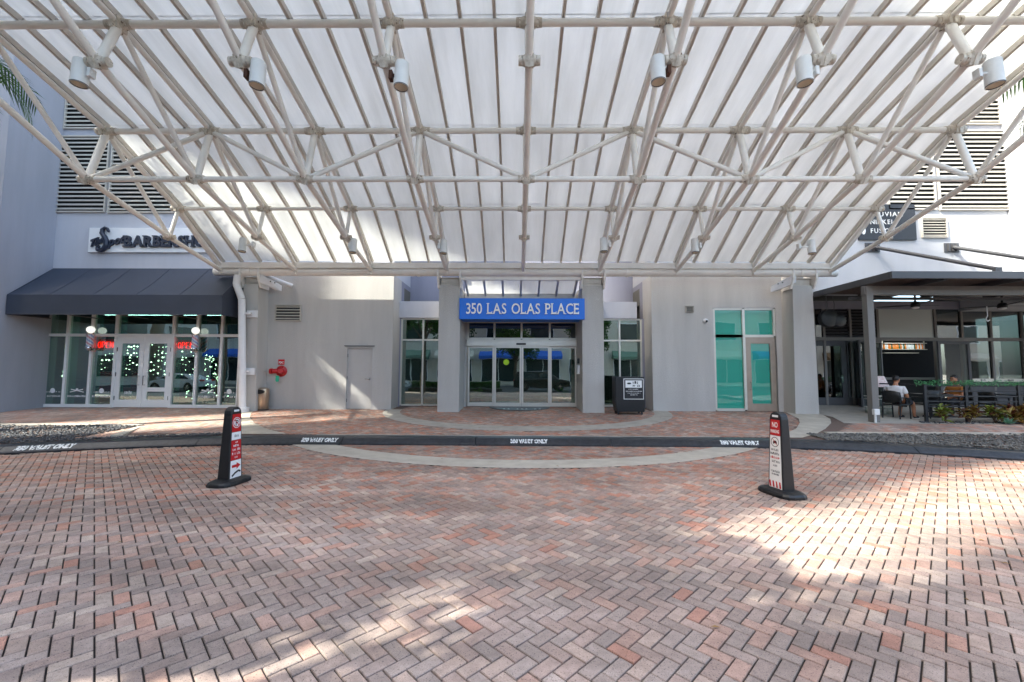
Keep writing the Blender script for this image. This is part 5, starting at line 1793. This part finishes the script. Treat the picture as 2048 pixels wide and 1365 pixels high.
# ================================================================ PEOPLE
def skin(name, verts, edges, radii, material, parent, sub=2, root=0):
    me = bpy.data.meshes.new(name)
    me.from_pydata(verts, edges, [])
    me.materials.append(M_(material))
    o = bpy.data.objects.new(name, me)
    sc.collection.objects.link(o)
    o.parent = parent
    sk = o.modifiers.new('skin', 'SKIN')
    sk.use_smooth_shade = True
    lay = me.skin_vertices[0] if me.skin_vertices else None
    for i, r in enumerate(radii):
        lay.data[i].radius = r if isinstance(r, tuple) else (r, r)
        lay.data[i].use_root = (i == root)
    sb_ = o.modifiers.new('sub', 'SUBSURF')
    sb_.levels = sb_.render_levels = sub
    return o
def seated(loc, rz, lab, shirt, legs, lean, cap=False, tilt=.25):
    """seated figure facing +x; hip at seat height .5"""
    t = thing('person', lab, 'person', (0, 0, 0))
    hip = Vector((0, 0, .53))
    def L(a, b): return (lean * b + a, 0, hip.z + b)
    chest, neck = L(0, .36), L(.02, .55)
    hd = Vector((neck[0] + .05, 0, neck[2] + .15))
    # one continuous body: torso, arms with hands, legs with feet
    V, E_, Rr = [], [], []
    def add(p, r, par=None):
        V.append(tuple(p)); Rr.append(r)
        if par is not None: E_.append((par, len(V) - 1))
        return len(V) - 1
    p0 = add((0, 0, .53), (.16, .13))
    p1 = add(L(0, .18), (.155, .115), p0)
    p2 = add(chest, (.175, .12), p1)
    p3 = add(L(.01, .47), (.10, .09), p2)
    p4 = add(neck, (.06, .06), p3)
    p5 = add(hd - Vector((.01, 0, .06)), (.062, .07), p4)
    for s in (-1, 1):
        sh = add((chest[0] + .01, s*.19, chest[2] + .07), (.07, .07), p2)
        el = add((chest[0] + .09, s*.25, chest[2] - .20), (.047, .047), sh)
        wr = add((chest[0] + .30, s*.13, chest[2] - .20), (.032, .03), el)
        hn = add((chest[0] + .36, s*.085, chest[2] - .17), (.038, .022), wr)
        for k in range(4): 
            f0 = add((chest[0] + .41, s*(.07 + .0) + (k - 1.5) * .019, chest[2] - .155 + .004*k), (.0095, .0095), hn)
            add((chest[0] + .445 - .004*abs(k - 1.5), s*.05 + (k - 1.5) * .017, chest[2] - .14), (.008, .008), f0)
        th = add((chest[0] + .385, s*.045, chest[2] - .135), (.011, .011), hn)
        kn_y = s * .15
        kp = add((.2, s*.11, .52), (.095, .09), p0)
        kn = add((.45, kn_y, .5), (.066, .066), kp)
        ca = add((.44 - .05*s, kn_y, .32), (.056, .056), kn)
        an = add((.42 - .08*s, kn_y, .09), (.037, .037), ca)
        ft = add((.48 - .08*s, kn_y, .045), (.042, .03), an)
        add((.60 - .08*s, kn_y, .035), (.036, .024), ft)
    skin('body', V, E_, Rr, 'skin', t)
    # head with face
    m = MB()
    m.ball((hd.x, 0, hd.z), .1, 18, 12, 1.0, .8, 1.22)
    m.ball((hd.x + .045, 0, hd.z - .065), .058, 12, 8, 1, .85, .8)          # jaw
    m.prism([(hd.x + .09, -.014, hd.z - .03), (hd.x + .09, .014, hd.z - .03), (hd.x + .122, 0, hd.z - .028), (hd.x + .092, 0, hd.z + .02)], (0, 0, .004))
    for s in (-1, 1): m.ball((hd.x - .005, s*.08, hd.z - .005), .026, 8, 6, .8, .4, 1.2)
    h = m.build('head', 'skin', t, smooth=True)
    for s in (-1, 1): MB().ball((hd.x + .088, s*.032, hd.z + .008), .011, 8, 6).build('eye', 'hair', h)
    MB().box(hd.x + .088, hd.x + .098, -.022, .022, hd.z - .062, hd.z - .055).build('mouth', 'brick_red_soft', h)
    m = MB()
    m.ball((hd.x - .012, 0, hd.z + .03), .105, 18, 12, 1.0, .83, 1.06)
    m.v = [(x if z > hd.z + .055 else min(x, hd.x + .005 + (z - hd.z) * .9), y, max(z, hd.z - .055)) for x, y, z in m.v]
    m.build('hair', 'hair', h, smooth=True)
    if not cap:
        m = MB().ball((hd.x + .05, 0, hd.z - .075), .06, 12, 8, 1.02, .92, .75)
        m.v = [(x, y, min(z, hd.z - .06)) for x, y, z in m.v]
        m.build('beard', 'hair', h, smooth=True)
    else:
        MB().box(hd.x + .085, hd.x + .095, -.06, .06, hd.z - .005, hd.z + .02).build('glasses', 'black_metal', h)
    # shirt: skinned shell a little larger than the torso and upper arms
    V, E_, Rr = [], [], []
    q0 = add((-.01, 0, .5), (.185, .155)); q1 = add(L(0, .18), (.178, .138), q0); q2 = add(chest, (.195, .142), q1); q3 = add(L(.0, .475), (.115, .105), q2); add(L(.012, .525), (.078, .078), q3)
    for s in (-1, 1):
        sh = add((chest[0] + .01, s*.2, chest[2] + .07), (.092, .09), q2)
        add((chest[0] + .065, s*.24, chest[2] - .12), (.072, .072), sh)
    skin('shirt', V, E_, Rr, shirt, t)
    V, E_, Rr = [], [], []
    q0 = add((-.02, 0, .5), (.175, .14))
    for s in (-1, 1):
        a_ = add((.2, s*.11, .52), (.115, .108), q0)
        b_ = add((.43, s*.15, .505), (.092, .09), a_)
        if legs == 'long':
            c_ = add((.44 - .05*s, s*.15, .3), (.07, .07), b_); add((.42 - .08*s, s*.15, .1), (.058, .058), c_)
    skin('trousers', V, E_, Rr, 'cloth_dark', t)
    for s in (-1, 1):
        m = MB().ball((.51 - .08*s, s*.15, .045), .07, 12, 8, 1.75, .68, .7)
        m.v = [(x, y, max(z, .004)) for x, y, z in m.v]
        sh_ = m.build('shoe', 'shoe', t, smooth=True)
        MB().box(.41 - .08*s, .62 - .08*s, s*.15 - .04, s*.15 + .04, .0, .014).build('sole', 'letter_white', sh_, bevel=.006)
    place(t, loc, rz)
    # phone in hand
    p = Matrix.Rotation(rz, 4, 'Z') @ Vector((chest[0] + .40, 0, chest[2] - .13)) + Vector(loc)
    ph = MB().box(-.04, .04, -.075, .075, -.005, .005)
    ph.xf(T(*p) @ Matrix.Rotation(rz, 4, 'Z') @ Matrix.Rotation(R(-35), 4, 'Y'))
    tag(ph.build('phone', 'black_metal', bevel=.004), 'dark phone held by the ' + lab.split(',')[0], 'phone')
seated((xm, YM, G(YM) + .0), R(18), 'man in white t-shirt and dark shorts, seated with his back half turned', 'shirt_white', 'short', -.10)
seated((xm2, YM + .35, G(YM) + .02), R(186), 'man in tan shirt with glasses, seated facing left behind the railing', 'shirt_tan', 'long', -.05, True)

# ================================================================ PLANTS
def croton(px, py, r, lab, mt, seed, n=92, ln=.26):
    p = swp(px, py)
    y = 12.9
    x = xx(px, y, py)
    z = G(y)
    t = thing('croton_plant', lab, 'plant', (x, y, z), 'crotons along the patio rail')
    r_ = random.Random(seed)
    st, lf = MB(), MB()
    for s in range(7):
        a_ = r_.uniform(0, 6.283)
        top = Vector((x + r * .5 * math.cos(a_), y + r * .35 * math.sin(a_), z + r_.uniform(.2, .42)))
        st.tube((x, y, z), top, .012, 6, .006)
        for i in range(n // 7):
            b = r_.uniform(0, 6.283)
            e = r_.uniform(-.1, 1.1)
            d = Vector((math.cos(b) * math.cos(e), math.sin(b) * math.cos(e), math.sin(e)))
            l_ = ln * r_.uniform(.6, 1.1)
            sd = d.cross(Vector((0, 0, 1))).normalized() * l_ * .17
            o = top + Vector((0, 0, r_.uniform(-.16, .05)))
            k = len(lf.v)
            mid = o + d * l_ * .5 + Vector((0, 0, .02))
            tip = o + d * l_ + Vector((0, 0, -.05))
            lf.v += [tuple(o), tuple(mid + sd), tuple(tip), tuple(mid - sd)]
            lf.f.append((k, k + 1, k + 2, k + 3))
    st.build('stem', 'bark', t)
    lf.build('leaves', mt, t)
croton(1893, 838, .26, 'yellow-green croton, leftmost along the railing', 'croton_green', 1)
croton(1940, 836, .3, 'red and yellow croton, second along the railing', 'croton', 2, 120)
croton(1992, 834, .32, 'mottled croton in the middle of the planting strip', 'croton_green', 3, 130)
croton(2026, 830, .34, 'tall red croton near the right edge of the planting strip', 'croton', 4, 140, .3)
croton(2062, 828, .36, 'red croton cut off by the right edge', 'croton', 5, 140, .3)
x, y = xx(2020, 12.3, 850), 12.45
x = xx(2022, 12.62, 848); y = 12.66
t = thing('agave', 'small blue-green agave rosette at the edge of the path', 'plant', (x, y, G(y)))
for i in range(18):
    a_ = i * 2.4
    e = .25 + .9 * (i / 18)
    d = Vector((math.cos(a_)*math.cos(e), math.sin(a_)*math.cos(e), math.sin(e)))
    s = d.cross(Vector((0, 0, 1))).normalized() * .022
    o = Vector((x, y, G(y) + .02))
    MB().quad(o - s, o + d*.1 - s*1.4, o + d*.24, o + d*.1 + s*1.4, o + s).build('leaf', 'agave', t)

def palm(x, y, h, lab, seed, nf=22, fl=2.5):
    t = thing('palm_tree', lab, 'palm tree', (x, y, .15))
    r_ = random.Random(seed)
    m = MB()
    prev = Vector((x, y, .1))
    for i in range(12):
        q = Vector((x + .04*math.sin(i), y + .03*math.cos(i*1.3), .1 + h * (i + 1) / 12))
        m.tube(prev, q, .19 - .006*i, 12, .185 - .006*i)
        prev = q
    m.build('trunk', 'trunk', t, smooth=True)
    for f in range(nf):
        a_ = f * 2.4 + r_.uniform(-.2, .2)
        e0 = R(75) - R(115) * (f / nf)
        pos = Vector((x, y, h + .05)); pts = [pos]
        el = e0
        L_ = fl * r_.uniform(.85, 1.1)
        for k in range(9):
            pos = pos + Vector((math.cos(a_)*math.cos(el), math.sin(a_)*math.cos(el), math.sin(el))) * L_ / 9
            el -= R(9)
            pts.append(pos)
        m = MB()
        for k in range(9): m.tube(pts[k], pts[k+1], .022*(1 - k/10), 5, .022*(1 - (k+1)/10))
        for k in range(1, 9):
            for u in (0, .33, .66):
                c = pts[k].lerp(pts[k+1] if k < 9 else pts[k], u)
                ax = (pts[k+1] - pts[k]).normalized() if k < 9 else ax
                sd = ax.cross(Vector((0, 0, 1))).normalized()
                for s in (-1, 1):
                    d = (sd * s * .8 + ax * .5 + Vector((0, 0, -.25 + r_.uniform(-.15, .15)))).normalized()
                    ll = .62 * math.sin(math.pi * (k + u) / 10.5) + .12
                    w_ = ax * .022
                    m.quad(c - w_, c + d*ll*.6 - w_*1.1, c + d*ll + Vector((0, 0, -.06)), c + d*ll*.6 + w_*1.1, c + w_)
        m.build('frond', 'palm_leaf', t)
palm(-14.5, 9.9, 10.0, 'tall palm at the left edge whose fronds reach over the canopy', 21)
palm(14.4, 9.6, 9.4, 'tall palm at the right edge whose fronds show beside the canopy', 22)

A_, Q_ = Vector((.892, .452, 0)), Vector((-.452, .892, 0))
def tree(a, q, h, r, lab, seed, n=5200, cz=None, mt='leaf', ls=.26):
    p = A_ * a + Q_ * q
    x, y = p.x, p.y
    t = thing('street_tree', lab, 'tree', (x, y, 0), 'street trees behind the camera')
    r_ = random.Random(seed)
    m = MB()
    th = h * .38
    m.tube((x, y, -.05), (x + .1, y, th), .22, 10, .15)
    lobes = []
    for i in range(9):
        b = r_.uniform(0, 6.283)
        rr_ = r * r_.uniform(.25, .72)
        c = Vector((x + rr_*math.cos(b), y + rr_*math.sin(b), th + (h - th) * r_.uniform(.2, .85)))
        m.tube((x + .1, y, th - .2), c, .09, 6, .02)
        lobes.append((c, r * r_.uniform(.4, .6)))
    m.build('trunk', 'bark', t, smooth=True)
    lf = MB()
    for i in range(n):
        c, rad = r_.choice(lobes)
        d = Vector((r_.gauss(0, 1), r_.gauss(0, 1), r_.gauss(0, .8))).normalized()
        o = c + d * rad * (r_.random() ** .4)
        e = Vector((r_.gauss(0, 1), r_.gauss(0, 1), r_.gauss(0, 1))).normalized()
        s = e.orthogonal().normalized() * ls * .32
        lf.quad(o - e*ls*.5, o + s, o + e*ls*.5, o - s)
    tag(lf.build('crown', mt, t), kind='stuff')
# ================================================================ STREET BEHIND THE CAMERA (seen in the glass, shades the drive)
tree(-9.5, 6.2, 9.5, 3.0, 'broad street tree left of the drive, nearest the barbershop', 31, 6500)
tree(-15.5, 6.4, 12.5, 3.1, 'tall street tree further along the left kerb', 32, 6500)
tree(-22.0, 6.0, 16.0, 3.3, 'tallest street tree far down the left kerb', 33, 6500)
tree(-8.0, -2.6, 9.0, 3.2, 'street tree behind the camera on the island', 34, 6500, mt='leaf_dark')
tree(-15.0, -2.4, 13.0, 3.2, 'tall dark street tree behind the island', 35, 6500, mt='leaf_dark')
tree(-16.0, 21.0, 11.0, 2.7, 'slim tree at the corner of the barbershop', 36, 5200)
tree(-6.8, 2.7, 11.0, 1.9, 'slender tree added beside the camera to shade the middle of the drive', 40, 3600)  # added out of view; its crown breaks the sun strip on the drive
tree(2.0, -10.5, 7.5, 2.4, 'small street tree across from the entrance', 37, 4200)
tree(9.0, -14.5, 7.5, 2.6, 'small street tree across from the restaurant', 38, 4200)
tree(-6.5, -12.5, 7.5, 2.6, 'small street tree in front of the blue awnings', 39, 4200)

# added unseen towers: they shade the drive, sun comes through the two gaps
def tower(q0, q1, a_back, depth, lab, H):
    t = thing('shade_tower', lab, 'tower', tuple(A_ * (a_back - depth / 2) + Q_ * ((q0 + q1) / 2)), 'unseen towers added to shade the drive')
    t.rotation_euler = (0, 0, math.atan2(A_.y, A_.x))
    w_ = (q1 - q0) / 2
    def b(name, mt, *bx):
        o = MB().box(*bx).build(name, mt, t)
        o.location = (0, 0, 0)
        return o
    b('shaft', 'cream_wall', -depth/2, depth/2 - .3, -w_, w_, 0, H)
    b('crown', 'white_paint', -depth/2 + .5, depth/2 - .8, -w_ + .5, w_ - .5, H, H + .6)
    for k in range(int(H / 3.6)):
        b('window_band', 'opp_glass', depth/2 - .3, depth/2 - .2, -w_ + .4, w_ - .4, 1 + k * 3.6, 3.2 + k * 3.6)
tower(3.3, 14.0, -45, 12, 'tower added out of view, shading the middle of the drive', 72)
tower(16.6, 40, -45, 14, 'wide tower added out of view, shading the left of the facade', 75)
tower(-30, 2.0, -45, 14, 'wide tower added out of view, shading the near right of the drive', 72)

hd = MB().box(-9, -1.2, -3.9, -3.0, 0, .25)
island = hd.build('island', 'soil')
tag(island, kind='structure')
for i, (a, b) in enumerate(((-8.8, -5.1), (-4.9, -1.4))):
    m = MB()
    r_ = random.Random(50 + i)
    for k in range(3600):
        x, y, z = r_.uniform(a, b), r_.uniform(-3.85, -3.05), .25 + .55 * r_.random() ** .6
        d = Vector((r_.gauss(0, .6), r_.gauss(0, .6), r_.random())).normalized()
        s = d.orthogonal().normalized() * .03
        c = Vector((x, y, z))
        m.quad(c - d*.05, c + s, c + d*.07, c - s)
    tag(m.build('hedge', 'leaf'), 'clipped green hedge on the island, %s half' % ('left' if i == 0 else 'right'), 'hedge')

def car(loc, rz, lab, paint, suv, cat='car'):
    t = thing('parked_car', lab, cat, (0, 0, 0))
    L_, Wd = (4.9, 1.95) if suv else (4.6, 1.82)
    hl, hw = L_ / 2, Wd / 2
    if suv:
        low = [(-hl, .42), (-hl, .85), (-hl + .12, 1.05), (hl - 1.3, 1.08), (hl - .15, .95), (hl, .75), (hl, .38)]
        cab = [(-hl + .08, 1.03), (-hl + .35, 1.66), (-.3, 1.78), (.55, 1.74), (1.35, 1.05)]
    else:
        low = [(-hl, .35), (-hl, .8), (-hl + .3, .95), (hl - 1.3, .92), (hl - .2, .74), (hl, .6), (hl, .3)]
        cab = [(-hl + .55, .92), (-hl + 1.25, 1.38), (-.1, 1.44), (.45, 1.40), (1.3, .9)]
    wr = .39 if suv else .33
    def arch(poly):
        out = list(poly)
        bot = []
        for wx in (hl - .95, -hl + 1.0):
            for k in range(9):
                a_ = math.pi * k / 8
                bot.append((wx + (wr + .05) * math.cos(a_), .3 + (wr + .05) * math.sin(a_)))
        return out + bot
    b = MB().prism([(x, -hw, z) for x, z in arch(low)], (0, Wd, 0)).build('body', paint, t, bevel=.05, seg=3)
    m = MB()
    k = len(cab)
    for s, ins in ((-1, 0), (1, 0)):
        for i, (x, z) in enumerate(cab): m.v.append((x, s * (hw - (.05 if i in (0, k-1) else .2)), z))
    m.f = [tuple(reversed(range(k))), tuple(range(k, 2*k))] + [(i, (i+1) % k, k + (i+1) % k, k + i) for i in range(k)]
    m.build('cabin', paint, t, bevel=.04, seg=3)
    for s in (-1, 1):
        zl, zh = cab[0][1] + .06, cab[1][1] - .08
        y0, y1 = s * (hw - .07), s * (hw - .19)
        for xa, xb, xc, xd in ((cab[0][0] + .35, -.28, -.33, cab[1][0] + .2), (-.2, cab[-1][0] - .28, cab[-2][0] - .08, -.2)):
            MB().prism([(xa, y0 + s*.035, zl), (xb, y0 + s*.035, zl), (xc, y1 + s*.03, zh), (xd, y1 + s*.03, zh)], (0, s*.008, 0)).build('side_window', 'opp_glass', t)
        MB().box(cab[-1][0] - .35, cab[-1][0] - .15, s*hw, s*(hw + .18), zl, zl + .14).build('mirror', paint, t, bevel=.03)
        MB().box(hl - .12, hl + .004, s*(hw - .4) - .15, s*(hw - .4) + .15, low[4][1] - .2, low[4][1] - .06).build('headlight', 'chrome', t)
        MB().box(-hl - .004, -hl + .1, s*(hw - .25) - .15, s*(hw - .25) + .15, .8, .96).build('tail_light', 'red', t)
        for wx in (hl - .95, -hl + 1.0):
            w = MB().lathe([(wr*.6, -.11), (wr*.97, -.11), (wr, -.06), (wr, .06), (wr*.97, .11), (wr*.6, .11)], (wx, s*(hw - .11), wr), 24, 'y').build('wheel', 'tyre', t, smooth=True)
            m = MB().lathe([(wr*.62, -.02), (wr*.62, .02)], (wx, s*(hw - .03), wr), 20, 'y')
            for k_ in range(6):
                a_ = 2*math.pi*k_/6
                m.bar((wx, s*(hw + .0), wr), (wx + wr*.58*math.cos(a_), s*(hw + .0), wr + wr*.58*math.sin(a_)), .03, .05, (0, 1, 0))
            m.build('rim', 'chrome', w)
    place(t, loc, rz)
car((2.2, -5.4, -.015), 0, 'black sport utility vehicle parked behind the hedge island', 'suv_black', True)
car((-12.0, -5.6, -.015), 0, 'white sedan parked beside the hedge island', 'car_white', False)
car((-27.5, -4.0, -.015), math.pi, 'white sedan parked opposite the barbershop', 'car_white', False)
car((26.0, -5.4, -.015), 0, 'white sedan parked opposite the restaurant', 'car_white', False)

opp = thing('street_building', 'cream shop building with blue awnings across the street', 'building', (0, -24, 0))
yo = -22.0
MB().box(-70, 70, yo - 10, yo, 0, 9.0).build('wall', 'cream_wall', opp)
MB().box(-70.2, 70.2, yo - .5, yo + .3, 9.0, 9.5).build('cornice', 'white_paint', opp)
for i in range(24):
    x = -66 + i * 5.6
    w = MB().box(x, x + 4.2, yo - .02, yo + .03, .4, 3.2).build('shop_window', 'opp_glass', opp)
    MB().box(x - .08, x, yo, yo + .1, .3, 3.3).box(x + 4.2, x + 4.28, yo, yo + .1, .3, 3.3).box(x + 2.05, x + 2.15, yo + .031, yo + .1, .4, 3.2).box(x, x + 4.2, yo, yo + .1, 3.2, 3.3).build('frame', 'white_alu', w)
    if i % 5 == 3: continue
    MB().prism([(x - .3, yo, 4.3), (x - .3, yo + 1.3, 3.6), (x - .3, yo + 1.3, 3.25), (x - .3, yo, 3.3)], (4.8, 0, 0)).build('awning', ('blue_fabric', 'cream_wall', 'sage', 'interior_wood')[(i * 7 + i // 3) % 4], opp)
    w = MB().box(x + .6, x + 3.4, yo - .02, yo + .03, 5.6, 7.8).build('window', 'opp_glass', opp)
    MB().box(x + .5, x + .6, yo, yo + .1, 5.5, 7.9).box(x + 3.4, x + 3.5, yo, yo + .1, 5.5, 7.9).box(x + .6, x + 3.4, yo, yo + .1, 7.8, 7.9).box(x + .6, x + 3.4, yo, yo + .1, 5.5, 5.6).build('frame', 'white_alu', w)
# potted plants in the lobby
for px, lab in ((955, 'leafy green plant low on the left inside the lobby glass'), (1128, 'leafy green plant low on the right inside the lobby glass')):
    x, y = xx(px, 16.9), 16.9
    t = thing('lobby_plant', lab, 'plant', (x, y, G(16.2)))
    MB().lathe([(.14, G(16.2)), (.19, G(16.2) + .26)], (x, y, 0), 16).build('pot', 'interior_dark', t, smooth=True)
    m = MB()
    r_ = random.Random(px)
    for i in range(90):
        a_, e = r_.uniform(0, 6.283), r_.uniform(.1, 1.3)
        d = Vector((math.cos(a_)*math.cos(e), math.sin(a_)*math.cos(e), math.sin(e)))
        s = d.cross(Vector((0, 0, 1))).normalized() * .06
        o = Vector((x, y, G(16.2) + .25)) + d * r_.uniform(.05, .3)
        m.quad(o, o + d*.13 + s, o + d*.28 + Vector((0, 0, -.05)), o + d*.13 - s)
    m.build('leaves', 'house_plant', t)
